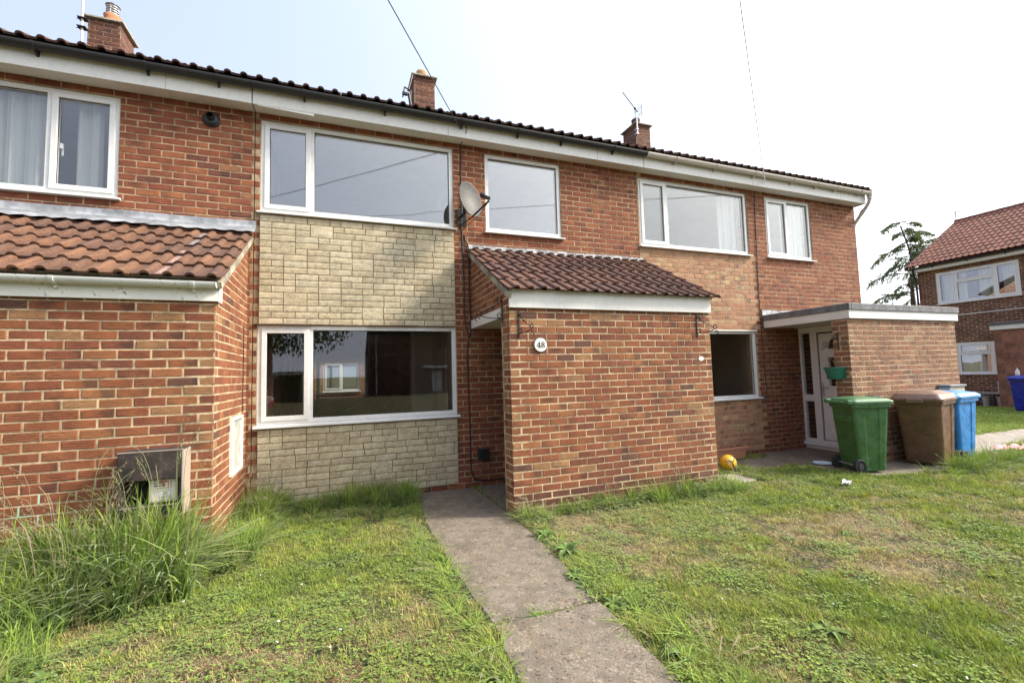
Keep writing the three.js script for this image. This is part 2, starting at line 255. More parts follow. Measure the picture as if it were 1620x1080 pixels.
// reconstituted-stone cladding: coursed blocks, now and then a square one two courses high
function stoneGeometry(L, H, sd) {
  const s0 = seedState; seedState = 500 + sd * 31; const nx = L > 0.2 ? 4 : 2, ny = H > 0.1 ? 4 : 2, P = [], row = [];
  for (let j = 0; j <= ny; j++) for (let i = 0; i <= nx; i++) { const e = i === 0 || j === 0 || i === nx || j === ny; row.push([-L / 2 + L * i / nx + (e ? rr(-0.0012, 0.0012) : rr(-0.012, 0.012)), -H / 2 + H * j / ny + (e ? rr(-0.0012, 0.0012) : rr(-0.005, 0.005)), e ? rr(0.0115, 0.0135) : rr(0.0135, 0.0165)]); }
  seedState = s0;
  const at = (i, j) => row[j * (nx + 1) + i], tri = (a, b, c) => P.push(...a, ...b, ...c);
  for (let j = 0; j < ny; j++) for (let i = 0; i < nx; i++) { tri(at(i, j), at(i + 1, j), at(i + 1, j + 1)); tri(at(i, j), at(i + 1, j + 1), at(i, j + 1)); }
  const rim = []; for (let i = 0; i < nx; i++) rim.push(at(i, 0)); for (let j = 0; j < ny; j++) rim.push(at(nx, j)); for (let i = nx; i > 0; i--) rim.push(at(i, ny)); for (let j = ny; j > 0; j--) rim.push(at(0, j));
  rim.forEach((a, k) => { const b = rim[(k + 1) % rim.length], a0 = [a[0] * 1.01, a[1] * 1.02, -0.006], b0 = [b[0] * 1.01, b[1] * 1.02, -0.006]; tri(a0, b0, b); tri(a0, b, a); });
  const g = new THREE.BufferGeometry(); g.setAttribute('position', new THREE.Float32BufferAttribute(P, 3)); g.computeVertexNormals(); metreUV(g);
  const u = g.attributes.uv; for (let k = 0; k < u.count; k++) u.setXY(k, u.getX(k) + sd * 0.173, u.getY(k) + sd * 0.291); return g;
}
const stoneCache = {};
function stonePanel(host, x0, x1, y0, y1, bigs) {
  const panel = mesh('stone_panel', [box(x0, x1, y0, y1, -0.004, 0.004)], groutM, host), n = Math.round((y1 - y0) / 0.0805), ch = (y1 - y0) / n, J = 0.0075, m = 0.262;
  const add = (a, b, c, d) => { const L = b - a - J, H = d - c - J; if (L < 0.03) return; const q = Math.round(L * 100), k = `${q}_${Math.round(H * 100)}_${Math.floor(rnd() * 5)}`, s = mesh('stone', stoneCache[k] ??= stoneGeometry(q / 100, H, Object.keys(stoneCache).length), pick(stoneMats), panel); s.position.set((a + b) / 2, (c + d) / 2, 0.004); s.scale.x = L / (q / 100); };
  for (const [r, f] of bigs) { const a = x0 + f * (x1 - x0); add(a, a + m, y0 + r * ch, y0 + (r + 2) * ch); }
  for (let j = 0; j < n; j++) {
    const gaps = bigs.filter(([r]) => j === r || j === r + 1).map(([, f]) => x0 + f * (x1 - x0)).sort((a, b) => a - b);
    let a = x0; for (const stop of [...gaps, x1]) { let first = true; while (a < stop - 0.01) { let L = first && (j % 2) ? m / 2 : rnd() < 0.16 ? m / 2 : m; first = false; if (stop - a - L < 0.09) L = Math.min(stop - a, m * 1.35); add(a, Math.min(a + L, stop), y0 + j * ch, y0 + (j + 1) * ch); a += L; } a = stop + m; }
  }
  return panel;
}
// ------------------------------------------------------------------ interlocking roof tiles with two rolls
function tileGeometry(w, len, roll = 0.03, n = 14) {
  const P = [], t = 0.021, h = (u) => { let z = 0; for (const c of [0.30, 0.80]) { const q = Math.abs(u - c) / 0.115; if (q < 1) z = Math.max(z, roll * Math.sqrt(1 - q * q) + 0.001); } return z; };
  const us = [0, 0.185, 0.205, 0.25, 0.30, 0.35, 0.395, 0.415, 0.685, 0.705, 0.75, 0.80, 0.85, 0.895, 0.915, 1]; n = us.length - 1;
  const tri = (a, b, c) => P.push(...a, ...b, ...c), quad = (a, b, c, d) => { tri(a, b, c); tri(a, c, d); };
  for (let i = 0; i < n; i++) {
    const a = us[i] * w, b = us[i + 1] * w, za = h(us[i]), zb = h(us[i + 1]), L = 0.032; // lower edge y = 0 rides on the course below
    quad([a, 0, za + L], [b, 0, zb + L], [b, len, zb + 0.004], [a, len, za + 0.004]);
    quad([a, 0.002, za + L - t], [b, 0.002, zb + L - t], [b, 0, zb + L], [a, 0, za + L]);
    if (i % 2 === 0) { const c = us[Math.min(i + 2, n)] * w, zc = h(us[Math.min(i + 2, n)]); quad([a, 0.002, za + L - t], [a, len, za - 0.017], [c, len, zc - 0.017], [c, 0.002, zc + L - t]); }
  }
  for (const [u, f] of [[0, 0], [1, 1]]) { const x = u * w, z = h(u), L = 0.032, q = [[x, 0, z + L - t], [x, 0, z + L], [x, len, z + 0.004], [x, len, z - 0.017]]; f ? quad(q[0], q[3], q[2], q[1]) : quad(...q); }
  const g = new THREE.BufferGeometry(); g.setAttribute('position', new THREE.Float32BufferAttribute(P, 3)); g.computeVertexNormals(); return metreUV(g);
}
const GAUGE = 0.333;
// roof slope: x along the eaves, y up the slope, z out of it
function roofSlope(host, { pos, turn = 0, width, length, pitch, cols, mats, tileRows = 99, partRows = 99, roll = 0.03, deckM = cementM, colRange }) {
  const w = width / cols, geos = [0, 1, 2].map((k) => { const g = tileGeometry(w - 0.003, GAUGE + 0.07, roll), u = g.attributes.uv; for (let i = 0; i < u.count; i++) u.setXY(i, u.getX(i) + k * 0.21, u.getY(i) + k * 0.37); return g; });
  const roof = mesh('roof', [box(0.01, width - 0.01, 0.13, length, -0.05, -0.018)], deckM, host);
  roof.position.set(...pos); roof.rotation.set(-(Math.PI / 2 - pitch), turn, 0, 'YXZ');
  const rows = Math.ceil((length - 0.02) / GAUGE), rest = [];
  for (let r = 0; r < Math.min(rows, tileRows); r++) for (let c = 0; c < cols; c++) {
    const y = r * GAUGE, o = { x: c * w + rr(-0.003, 0.003), y: y + rr(-0.007, 0.007), z: rr(0, 0.006), rz: rr(-0.009, 0.009), sy: Math.min(1, (length - y) / (GAUGE + 0.07)) };
    if (r < partRows && (!colRange || (c >= colRange[0] && c < colRange[1]))) { const t = mesh('roof_tile', pick(geos), pick(mats), roof); t.position.set(o.x, o.y, o.z); t.rotation.z = o.rz; t.scale.y = o.sy; } else rest.push(o);
  }
  if (rest.length) {
    const im = new THREE.InstancedMesh(geos[0], mats[0], rest.length), M = new THREE.Matrix4(); im.name = 'tile_field'; im.userData.kind = 'stuff';
    rest.forEach((o, i) => im.setMatrixAt(i, M.compose(V(o.x, o.y, o.z), new THREE.Quaternion(), V(1, o.sy, 1)))); roof.add(im);
  }
  return roof;
}
// ------------------------------------------------------------------ plastic windows, in the axes of their wall
// lights: [[x0, x1, y0, y1, opening]] in fractions of the clear frame
function windowUnit(host, { x0, x1, y0, y1, lights, pos = [0, 0, 0], turn = 0, sill = 0.055, frameW = 0.055, front = -0.022, handles = [], curtain, glass = glassM }) {
  const D = 0.07, W = x1 - x0, H = y1 - y0, holes = lights.map(([a, b, c, d]) => [x0 + a * W, x0 + b * W, y0 + c * H, y0 + d * H]);
  const root = mesh('window', [prism([[x0, y0], [x1, y0], [x1, y1], [x0, y1]], front - D, front, holes, 0.003)], upvc, host);
  root.position.set(...pos); root.rotation.y = turn;
  lights.forEach(([, , , , opening], i) => {
    let [a, b, c, d] = holes[i], zf = front - 0.012;
    if (opening) {
      const s = frameW; a -= 0.014; b += 0.014; c -= 0.014; d += 0.014;
      mesh('sash', [prism([[a, c], [b, c], [b, d], [a, d]], front - 0.05, front + 0.014, [[a + s, b - s, c + s, d - s]], 0.004)], upvc, root); a += s; b -= s; c += s; d -= s; zf = front + 0.004;
    }
    mesh('gasket', [prism([[a - 0.001, c - 0.001], [b + 0.001, c - 0.001], [b + 0.001, d + 0.001], [a - 0.001, d + 0.001]], zf - 0.016, zf - 0.010, [[a + 0.006, b - 0.006, c + 0.006, d - 0.006]])], gasketM, root);
    const g = new THREE.PlaneGeometry(b - a, d - c); g.translate((a + b) / 2, (c + d) / 2, zf - 0.015); metreUV(g); mesh('pane', mergeGeometries([flat(g), flat(g.clone().translate(0, 0, -0.02))]), glass, root);
  });
  if (sill) mesh('sill', [prism([[front - 0.05, y0 - 0.035], [sill, y0 - 0.035], [sill, y0 - 0.018], [front, y0 + 0.0], [front - 0.05, y0 + 0.0]].map(([z, y]) => [-z, y]), -0.5, 0.5, [], 0.003).rotateY(Math.PI / 2).scale(W + 0.07, 1, 1).translate((x0 + x1) / 2, -0.002, 0)], upvc, root);
  for (const [hx, hy] of handles) mesh('handle', [rbox(hx - 0.012, hx + 0.012, hy - 0.03, hy + 0.03, front - 0.06, front - 0.03, 0.004), rbox(hx - 0.008, hx + 0.008, hy - 0.1, hy + 0.01, front - 0.075, front - 0.06, 0.004)], upvc, root);
  if (curtain) for (const [a, b, c, d, mat, z = -0.14, amp = 0.022, f = 11] of curtain) {
    const nx = Math.max(8, Math.round((b - a) * 90)), g = new THREE.PlaneGeometry(b - a, d - c, nx, 3), p = g.attributes.position; g.translate((a + b) / 2, (c + d) / 2, z);
    for (let i = 0; i < p.count; i++) { const x = p.getX(i); p.setZ(i, p.getZ(i) + amp * Math.sin(x * f * 6.283 + 1.3 * Math.sin(x * 9)) + amp * 0.5 * Math.sin(x * f * 2.7 * 6.283)); }
    g.computeVertexNormals(); mesh('curtain', g, mat, root);
  }
  return root;
}
function room(host, x0, x1, y0, y1, z0, z1, { walls = plaster, rear } = {}) { // z0 behind, z1 at the facade's inner face
  const t = 0.04; mesh('room_wall', rear ? [prism([[x0, y0], [x1, y0], [x1, y1], [x0, y1]], z0 - t, z0, [rear]), box(x0 - t, x0, y0, y1, z0, z1), box(x1, x1 + t, y0, y1, z0, z1)] : [box(x0, x1, y0, y1, z0 - t, z0), box(x0 - t, x0, y0, y1, z0, z1), box(x1, x1 + t, y0, y1, z0, z1)], walls, host);
  mesh('room_ceiling', [box(x0, x1, y1, y1 + t, z0, z1)], plaster, host); mesh('room_floor', [box(x0, x1, y0 - t, y0, z0, z1)], carpet, host);
}
function gutter(host, x0, x1, y, z, mat, brackets, r = 0.056, endL = true) { // half-round along x, centre line of its rim
  const s = new THREE.Shape(); s.absarc(0, 0, r, Math.PI, 2 * Math.PI, false); s.lineTo(r - 0.006, 0); s.absarc(0, 0, r - 0.006, 2 * Math.PI, Math.PI, true); s.closePath();
  const g = new THREE.ExtrudeGeometry(s, { depth: x1 - x0, bevelEnabled: false, curveSegments: 10 }).rotateY(Math.PI / 2).translate(x0, y, z), list = [g];
  for (const e of [x0, x1 - 0.006]) { const c = new THREE.Shape(); c.absarc(0, 0, r, Math.PI, 2 * Math.PI, false); c.closePath(); list.push(new THREE.ExtrudeGeometry(c, { depth: 0.006, bevelEnabled: false, curveSegments: 10 }).rotateY(Math.PI / 2).translate(e, y, z)); }
  const o = mesh('gutter', list, mat, host);
  for (const b of brackets) { const q = new THREE.Shape(); q.absarc(0, 0, r + 0.008, Math.PI, 2 * Math.PI, false); q.lineTo(r, 0.004); q.absarc(0, 0, r - 0.001, 2 * Math.PI, Math.PI, true); q.closePath(); mesh('gutter_bracket', [new THREE.ExtrudeGeometry(q, { depth: 0.03, bevelEnabled: false, curveSegments: 10 }).rotateY(Math.PI / 2).translate(b, y, z), box(b + 0.004, b + 0.026, y - r - 0.035, y - 0.01, z - r - 0.018, z - r + 0.012), box(b + 0.006, b + 0.024, y - r - 0.03, y - r + 0.006, z - r, z - r + 0.035)], mat, o); }
  return o;
}

// ------------------------------------------------------------------ ground, paths
const groundM = soilM;
{ // one sheet to the horizon, finer and slightly uneven near the houses
  const g = new THREE.PlaneGeometry(1600, 1600, 2, 2).rotateX(-Math.PI / 2); metreUV(g); struct('ground', g, groundM);
}
function slabOutline(pts, wob = 0.02, step = 0.12) { const out = []; pts.forEach(([x, z], i) => { const [a, b] = pts[(i + 1) % pts.length], L = Math.hypot(a - x, b - z), n = Math.max(1, Math.round(L / step)); for (let k = 0; k < n; k++) { const t = k / n; out.push([lerp(x, a, t) + rr(-wob, wob), lerp(z, b, t) + rr(-wob, wob)]); } }); return out; }
const slab = (pts, h, wob, bevel = 0.012) => flat(prism(slabOutline(pts, wob).map(([x, z]) => [x, -z]), -0.06, h, [], bevel).rotateX(-Math.PI / 2));
const PATH = [[0.88, 0.02], [1.72, 0.02], [1.735, 1.5], [1.70, 2.5], [1.62, 3.345], [0.87, 3.345], [0.835, 2.5], [0.83, 1.6], [0.89, 0.6]];
{
  const path = thing('path', null, null); path.userData.kind = 'structure';
  mesh('slab', [slab(PATH, 0.02, 0.007)], pathM, path);
  mesh('slab', [slab([[0.87, 3.375], [1.615, 3.375], [1.565, 4.0], [1.50, 5.2], [0.78, 5.2], [0.82, 4.0]], 0.024, 0.007)], pathM, path);
  mesh('porch_floor', [box(1.74, 4.45, -0.05, 0.018, 0.01, 1.2)], pathM, path);
  const far = thing('path', null, null); far.userData.kind = 'structure';
  mesh('slab', [slab([[9.9, 0.62], [16, 0.60], [16, 1.2], [12.1, 1.38], [11.1, 1.47], [10.75, 2.0], [9.7, 1.9]], 0.018, 0.02)], path2M, far);
  const yard = thing('concrete_apron', null, null); yard.userData.kind = 'structure';
  mesh('slab', [slab([[6.95, 0.02], [10.0, 0.02], [10.0, 2.05], [8.6, 2.2], [7.3, 2.1], [6.75, 1.9], [6.55, 1.0]], 0.02, 0.03)], pathM, yard);
  mesh('slab', [slab([[5.85, 0.28], [6.9, 0.30], [6.52, 0.98], [5.8, 0.9]], 0.012, 0.03)], pathM, yard);
  mesh('slab', [slab([[4.95, 0.98], [5.30, 1.02], [5.28, 1.42], [4.9, 1.42]], 0.02, 0.02)], path2M, yard);
}

// ------------------------------------------------------------------ the terrace
const WALL_H = 4.83, EAVE_Y = 5.02, EAVE_Z = 0.335, PITCH = 0.478, RIDGE_Z = -3.6;
const bigWin = [[0.0233, 0.2263, 0.045, 0.955, 1], [0.2512, 0.977, 0.045, 0.955, 0]];
const chim = (host, x0, z1, yTop, potFn) => { // brick stack on the ridge; z1 its front face
  const w = 0.456, d = 0.57, y0 = 6.6, cap = yTop, c = mesh('chimney', [box(x0 + 0.02, x0 + w - 0.02, y0, yTop, z1 - d + 0.02, z1 - 0.02)], mortarM, host);
  for (const [p, t, L] of [[[x0, 0, z1], 0, w], [[x0 + w, 0, z1], Math.PI / 2, d], [[x0, 0, z1 - d], -Math.PI / 2, d]]) brickWall(host, { name: 'chimney_face', pos: p, turn: t, outline: [[0, y0], [L, y0], [L, yTop], [0, yTop]], thick: 0.03, tones: 'dark', mortar: mortarDark, shift: p[2] === z1 && t === 0 ? 0 : -BRICK / 2 });
  mesh('chimney_cap', [rbox(x0 - 0.055, x0 + w + 0.055, cap, cap + 0.035, z1 - d - 0.055, z1 + 0.055, 0.008), prism([[-0.27, 0], [0.27, 0], [0.17, 0.09], [-0.17, 0.09]], -0.2, 0.2).translate(x0 + w / 2, cap + 0.03, z1 - d / 2)], cementM, c);
  mesh('lead_apron', [box(x0 - 0.012, x0 + w + 0.012, 6.9, 7.32, z1 - 0.03, z1 + 0.006), box(x0 - 0.012, x0 + 0.01, 6.9, 7.3, z1 - d, z1 - 0.025), box(x0 + w - 0.01, x0 + w + 0.012, 6.9, 7.3, z1 - d, z1 - 0.025)], leadM, c);
  potFn(c, x0 + w / 2, cap + 0.1, z1 - d / 2); return c;
};
const terracotta = std([0.50, 0.20, 0.10], { roughness: 0.85, map: withSize(grainC(256, 0.4, 5, 101), 0.5) }), buffPot = std([0.58, 0.36, 0.20], { roughness: 0.85, map: withSize(grainC(256, 0.4, 5, 102), 0.5) }), sootPot = std([0.09, 0.06, 0.055], { roughness: 0.9 });
function houseShell(host, x0, x1, gm, brackets, rear) {
  mesh('rear_wall', [prism([[x0, 0], [x1, 0], [x1, WALL_H], [x0, WALL_H]], -7.4, -7.2, rear ? [rear] : [])], std([0.33, 0.15, 0.09], { map: mortarMap }), host);
  const gable = [[7.2, 0], [0.22, 0], [0.22, 4.83], [3.6, 6.8], [7.2, 4.83]];
  mesh('side_wall', [prism(gable, 0, 0.1).rotateY(Math.PI / 2).translate(x0 + 0.005, 0, 0), prism(gable, 0, 0.1).rotateY(Math.PI / 2).translate(x1 - 0.105, 0, 0)], std([0.33, 0.15, 0.09], { map: mortarMap }), host);
  const fx0 = x0 + 0.004, fx1 = x1 - 0.004, cuts = []; for (let x = fx0; x < fx1 - 0.4; x += 2.35) cuts.push([x, Math.min(x + 2.35, fx1) > fx1 - 0.4 ? fx1 : x + 2.35]);
  for (const [a, b] of cuts) { mesh('fascia', [rbox(a, b - 0.003, 4.795, 4.985, 0.20, 0.222, 0.003)], whiteBoard, host); mesh('soffit', [box(a, b - 0.003, 4.815, 4.83, -0.01, 0.20)], whiteBoard, host); }
  mesh('eaves_board', [prism([[0.2, 4.84], [-0.1, 4.84], [-0.1, 5.16], [0.2, 4.99]].map(([z, y]) => [-z, y]), 0, x1 - x0).rotateY(Math.PI / 2).translate(x0, 0, 0)], gasketM, host);
  roofSlope(host, { pos: [x0, EAVE_Y, EAVE_Z], width: x1 - x0, length: (EAVE_Z - RIDGE_Z) / Math.cos(PITCH), pitch: PITCH, cols: Math.round((x1 - x0) / 0.333), mats: tileDark, partRows: 1 });
  const back = mesh('rear_roof', [box(0, x1 - x0, 0, 4.5, -0.05, 0)], tileDark[0], host); back.position.set(x1, EAVE_Y, -7.6); back.rotation.set(-(Math.PI / 2 - PITCH), Math.PI, 0, 'YXZ');
  mesh('ridge', [new THREE.CylinderGeometry(0.12, 0.12, x1 - x0, 10).rotateZ(Math.PI / 2).translate((x0 + x1) / 2, EAVE_Y + (EAVE_Z - RIDGE_Z) * Math.tan(PITCH) - 0.05, RIDGE_Z)], tileDark[1], host);
  gutter(host, x0, x1, 5.005, 0.29, gm, brackets);
}
blockers.push([-3.8, -1.0, 0, 2.3, 0, 1.47], [1.75, 4.55, 0, 2.4, 0, 1.47], [1.75, 4.6, 2.4, 2.85, 0, 0.8], [7.3, 10, 0, 2.45, 0, 1.47], [-3.8, -1.0, 2.3, 2.8, 0, 0.8]);
const houseLeft = thing('terraced_house', 'red brick terraced house at the left with a black flue terminal high on its wall', 'house');
brickWall(houseLeft, { mortar: mortarHouse, outline: [[-6.5, 0], [-0.955, 0], [-0.955, WALL_H], [-6.5, WALL_H]], holes: [[-3.5, -2.28, 3.555, 4.735]], shift: 0.06 });
windowUnit(houseLeft, { x0: -3.5, x1: -2.28, y0: 3.589, y1: 4.735, lights: [[0.04, 0.478, 0.045, 0.955, 0], [0.525, 0.955, 0.045, 0.955, 1]], handles: [[-2.80, 4.12]], glass: glassMid, curtain: [[-3.4, -2.95, 3.6, 4.7, netM, -0.2, 0.03, 7], [-2.72, -2.5, 3.6, 4.7, netM, -0.2, 0.03, 7]] });
room(houseLeft, -6.3, -1.2, 2.65, 4.78, -3.5, -0.22);
houseShell(houseLeft, -6.5, -0.95, gutterBlack, [-5.6, -4.7, -3.83, -2.9, -1.97, -1.3]);
chim(houseLeft, -4.04, -3.40, 7.86, (c, x, y, z) => {
  mesh('chimney_pot', [lathe([[0.0, -0.03], [0.15, -0.03], [0.15, 0.02], [0.125, 0.05], [0.12, 0.15], [0.13, 0.19], [0.0, 0.19]], 18).translate(x, y, z)], terracotta, c);
  mesh('cowl', [0, 1, 2, 3].map((k) => new THREE.TorusGeometry(0.085, 0.013, 6, 18).rotateX(Math.PI / 2).translate(x, y + 0.22 + k * 0.045, z)).concat([lathe([[0, 0.0], [0.11, -0.01], [0.06, 0.03], [0, 0.04]], 14).translate(x, y + 0.4, z)], [0, 1, 2, 3].map((k) => rod([x + 0.085 * Math.cos(k * 1.57), y + 0.18, z + 0.085 * Math.sin(k * 1.57)], [x + 0.085 * Math.cos(k * 1.57), y + 0.39, z + 0.085 * Math.sin(k * 1.57)], 0.006))), steelM, c);
});
finishBricks(houseLeft);

const houseMid = thing('terraced_house', 'terraced house with panels of tan stone cladding above and below its wide ground floor window', 'house');
brickWall(houseMid, { mortar: mortarHouse, outline: [[-0.945, 0], [4.615, 0], [4.615, WALL_H], [-0.945, WALL_H]], holes: [[-0.888, 1.512, 3.555, 4.735], [-0.9, 1.512, 0.972, 2.19], [1.985, 3.202, 3.555, 4.735]], brickHoles: [[-0.888, 1.508, 0.1, 0.98], [-0.888, 1.508, 2.18, 3.56]], shift: 0.038 });
stonePanel(houseMid, -0.886, 1.506, 2.20, 3.535, [[14, 0.235], [11, 0.055], [12, 0.49], [13, 0.775], [9, 0.44], [7, 0.87], [3, 0.69], [3, 0.11], [1, 0.49]]);
stonePanel(houseMid, -0.886, 1.506, 0.085, 0.952, [[8, 0.315], [8, 0.67], [5, 0.06], [3, 0.53], [5, 0.87]]);
mesh('slate_strip', [rbox(-0.93, -0.30, 2.192, 2.207, -0.02, 0.03, 0.003), rbox(0.36, 1.0, 2.193, 2.206, -0.02, 0.026, 0.003), rbox(1.1, 1.5, 2.193, 2.204, -0.02, 0.024, 0.003)], std([0.08, 0.045, 0.035]), houseMid);
windowUnit(houseMid, { x0: -0.888, x1: 1.512, y0: 3.589, y1: 4.735, lights: bigWin });
windowUnit(houseMid, { x0: -0.9, x1: 1.512, y0: 1.008, y1: 2.19, lights: bigWin, sill: 0.06, glass: glassLow });
windowUnit(houseMid, { x0: 1.985, x1: 3.202, y0: 3.589, y1: 4.735, lights: [[0.045, 0.955, 0.045, 0.955, 0]] });
room(houseMid, -0.92, 1.64, 2.65, 4.78, -3.5, -0.22);
room(houseMid, 1.72, 4.5, 2.65, 4.78, -3.5, -0.22);
room(houseMid, -0.92, 1.9, 0.1, 2.5, -7.2, -0.22, { walls: plaster, rear: [-1.07 + 0.17, 0.74, 0.95, 2.14] });
mesh('partition', [box(1.50, 1.9, 0.1, 2.5, -3.72, -3.62)], plaster, houseMid); mesh('door_frame', [rbox(1.44, 1.50, 0.1, 2.5, -3.76, -3.58, 0.004)], upvc, houseMid);
mesh('door_leaf', [rbox(1.85, 1.88, 0.1, 2.05, -3.0, -2.2, 0.004)], upvc, houseMid);
mesh('radiator', [rbox(1.80, 1.86, 0.25, 0.85, -1.8, -0.9, 0.01)], upvc, houseMid);
windowUnit(houseMid, { x0: -0.91, x1: 0.75, y0: 0.95, y1: 2.14, pos: [0, 0, -7.2], lights: [[0.04, 0.22, 0.04, 0.96, 0], [0.26, 0.96, 0.04, 0.96, 0]], sill: 0, glass: glassLow });
houseShell(houseMid, -0.95, 4.62, gutterBlack, [-0.4, 0.55, 1.57, 2.4, 3.1, 4.0], [-0.91, 0.75, 0.95, 2.14]);
chim(houseMid, 1.545, -3.5, 8.10, (c, x, y, z) => mesh('chimney_pot', [lathe([[0.0, -0.03], [0.13, -0.03], [0.13, 0.16], [0.125, 0.2], [0.0, 0.22]], 18).translate(x, y, z)], buffPot, c));
mesh('slipped_trim', [rbox(0, 0.62, 0, 0.035, 0, 0.012, 0.002).rotateZ(-0.035).translate(-0.90, 4.785, 0.205)], whiteBoard, houseMid);
finishBricks(houseMid);

const houseEnd = thing('terraced_house', 'end terraced house with paler pinkish brick infill round its wide windows', 'house');
brickWall(houseEnd, { mortar: mortarHouse, outline: [[4.625, 0], [10.06, 0], [10.06, WALL_H], [4.625, WALL_H]], holes: [[4.656, 7.046, 3.555, 4.735], [7.509, 8.722, 3.555, 4.735], [4.66, 7.075, 0.972, 2.182]], shift: 0.09,
  zones: [{ x: [4.6, 7.17], y: [2.18, 3.56], tones: 'pink', tight: 1 }, { x: [4.6, 7.17], y: [0.08, 0.98], tones: 'pink', tight: 1 }] });
brickWall(houseEnd, { name: 'end_wall', pos: [10.06, 0, 0], turn: Math.PI / 2, outline: [[0.004, 0], [7.2, 0], [7.2, WALL_H], [3.6, 6.75], [0.004, WALL_H]], top: (x) => WALL_H + Math.min(x, 7.2 - x) * 0.53, thick: 0.1 });
windowUnit(houseEnd, { x0: 4.656, x1: 7.046, y0: 3.589, y1: 4.735, lights: bigWin, glass: glassMid, curtain: [[6.5, 6.95, 3.62, 4.7, netM, -0.2, 0.03, 6], [4.75, 4.85, 3.62, 4.7, netM, -0.2, 0.03, 6]] });
windowUnit(houseEnd, { x0: 7.509, x1: 8.722, y0: 3.589, y1: 4.735, lights: [[0.045, 0.46, 0.045, 0.955, 1], [0.505, 0.957, 0.045, 0.955, 0]], glass: glassMid, curtain: [[8.10, 8.66, 3.62, 4.7, netM, -0.16, 0.035, 7]] });
windowUnit(houseEnd, { x0: 4.66, x1: 7.075, y0: 1.008, y1: 2.17, lights: [[0.0233, 0.2263, 0.045, 0.955, 1], [0.2512, 0.974, 0.03, 0.965, 0]], glass: glassLow });
mesh('lintel_trim', [rbox(4.66, 7.09, 2.172, 2.195, -0.03, 0.02, 0.004)], whiteBoard, houseEnd);
room(houseEnd, 4.7, 7.2, 2.65, 4.78, -3.5, -0.22);
room(houseEnd, 7.3, 9.9, 2.65, 4.78, -3.5, -0.22);
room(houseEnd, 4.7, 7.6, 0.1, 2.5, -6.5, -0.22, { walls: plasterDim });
houseShell(houseEnd, 4.62, 10.06, gutterPale, [5.2, 6.05, 6.95, 7.9, 8.55, 9.1, 9.8]);
{ // gutter end, swan neck and pipe round the corner; verge and end of the eaves box
  mesh('downpipe', [tube([[10.10, 4.97, 0.29], [10.10, 4.84, 0.28], [10.11, 4.78, 0.24], [10.12, 4.55, 0.03], [10.12, 4.44, -0.06], [10.12, 4.3, -0.08], [10.12, 0.3, -0.08]], 0.034, 60, 10), rod([10.10, 4.96, 0.29], [10.10, 4.87, 0.29], 0.042, 12), rod([10.115, 4.70, 0.16], [10.117, 4.62, 0.09], 0.041, 12)], gutterPale, houseEnd);
  mesh('gutter_end', [new THREE.CylinderGeometry(0.06, 0.05, 0.12, 12).translate(10.1, 4.99, 0.29)], gutterPale, houseEnd);
  mesh('eaves_end', [prism([[0.222, 4.795], [0.0, 4.795], [-0.02, 5.14], [0.222, 4.99]].map(([z, y]) => [-z, y]), 0, 0.02).rotateY(Math.PI / 2).translate(10.06, 0, 0)], gutterPale, houseEnd);
  mesh('verge', [box(0, 0.03, 0, 4.45, -0.05, 0.03)].map((g) => g.rotateX(-(Math.PI / 2 - PITCH)).translate(10.062, EAVE_Y, EAVE_Z)), cementM, houseEnd);
}
chim(houseEnd, 7.34, -3.5, 8.02, (c, x, y, z) => mesh('chimney_pot', [lathe([[0.0, -0.03], [0.11, -0.03], [0.12, 0.2], [0.10, 0.21], [0.10, 0.1], [0, 0.1]], 18).translate(x, y, z)], sootPot, c));
finishBricks(houseEnd);

// ------------------------------------------------------------------ the three brick porches
const PORCH_PITCH = Math.atan(0.561);
function leadFlashing(host, x0, x1, yTop, zEdge, mat, sag = 0.008) { // dressed down over the top course of tiles
  const nx = Math.round((x1 - x0) / 0.055), g = new THREE.PlaneGeometry(x1 - x0, 1, nx, 5), p = g.attributes.position; g.translate((x0 + x1) / 2, 0.5, 0);
  for (let i = 0; i < p.count; i++) { const x = p.getX(i), t = 1 - p.getY(i), q = clamp((t - 0.45) / 0.55, 0, 1), w = sag * Math.sin(x * 37.7 + 1) * q; p.setXYZ(i, x, yTop - Math.min(t, 0.45) * 0.2 - q * zEdge * 0.561 + w + 0.004 * Math.sin(x * 5), 0.012 + q * zEdge + (hsh(i, 3) - 0.5) * 0.004); }
  g.computeVertexNormals(); const back = g.clone().translate(0, -0.004, -0.004); return mesh('flashing', [g, back], mat, host);
}
const leadPale = std([0.60, 0.61, 0.62], { roughness: 0.6, metalness: 0.1, map: withSize(grainC(256, 0.8, 7, 103), 0.5), bumpMap: withSize(grainB(256, 8, 66), 0.3), bumpScale: 0.02 });
const porchL = thing('brick_porch', 'rough red brick porch at the left under rust coloured tiles with a white gutter', 'porch');
brickWall(porchL, { name: 'front_wall', pos: [0, 0, 1.47], outline: [[-3.82, 0], [-1.007, 0], [-1.007, 2.37], [-3.82, 2.37]], tones: 'rustic', shift: 0.081 - 0.0, courses: [0, 2.30] });
brickWall(porchL, { name: 'side_wall', pos: [-1.005, 0, 1.47], turn: Math.PI / 2, outline: [[0.002, 0], [1.468, 0], [1.468, 3.25], [0.002, 2.42]], top: (x) => 2.42 + x * 0.565, tones: 'rustic', holes: [[0.63, 1.15, 0.59, 1.17]], shift: -BRICK / 2 });
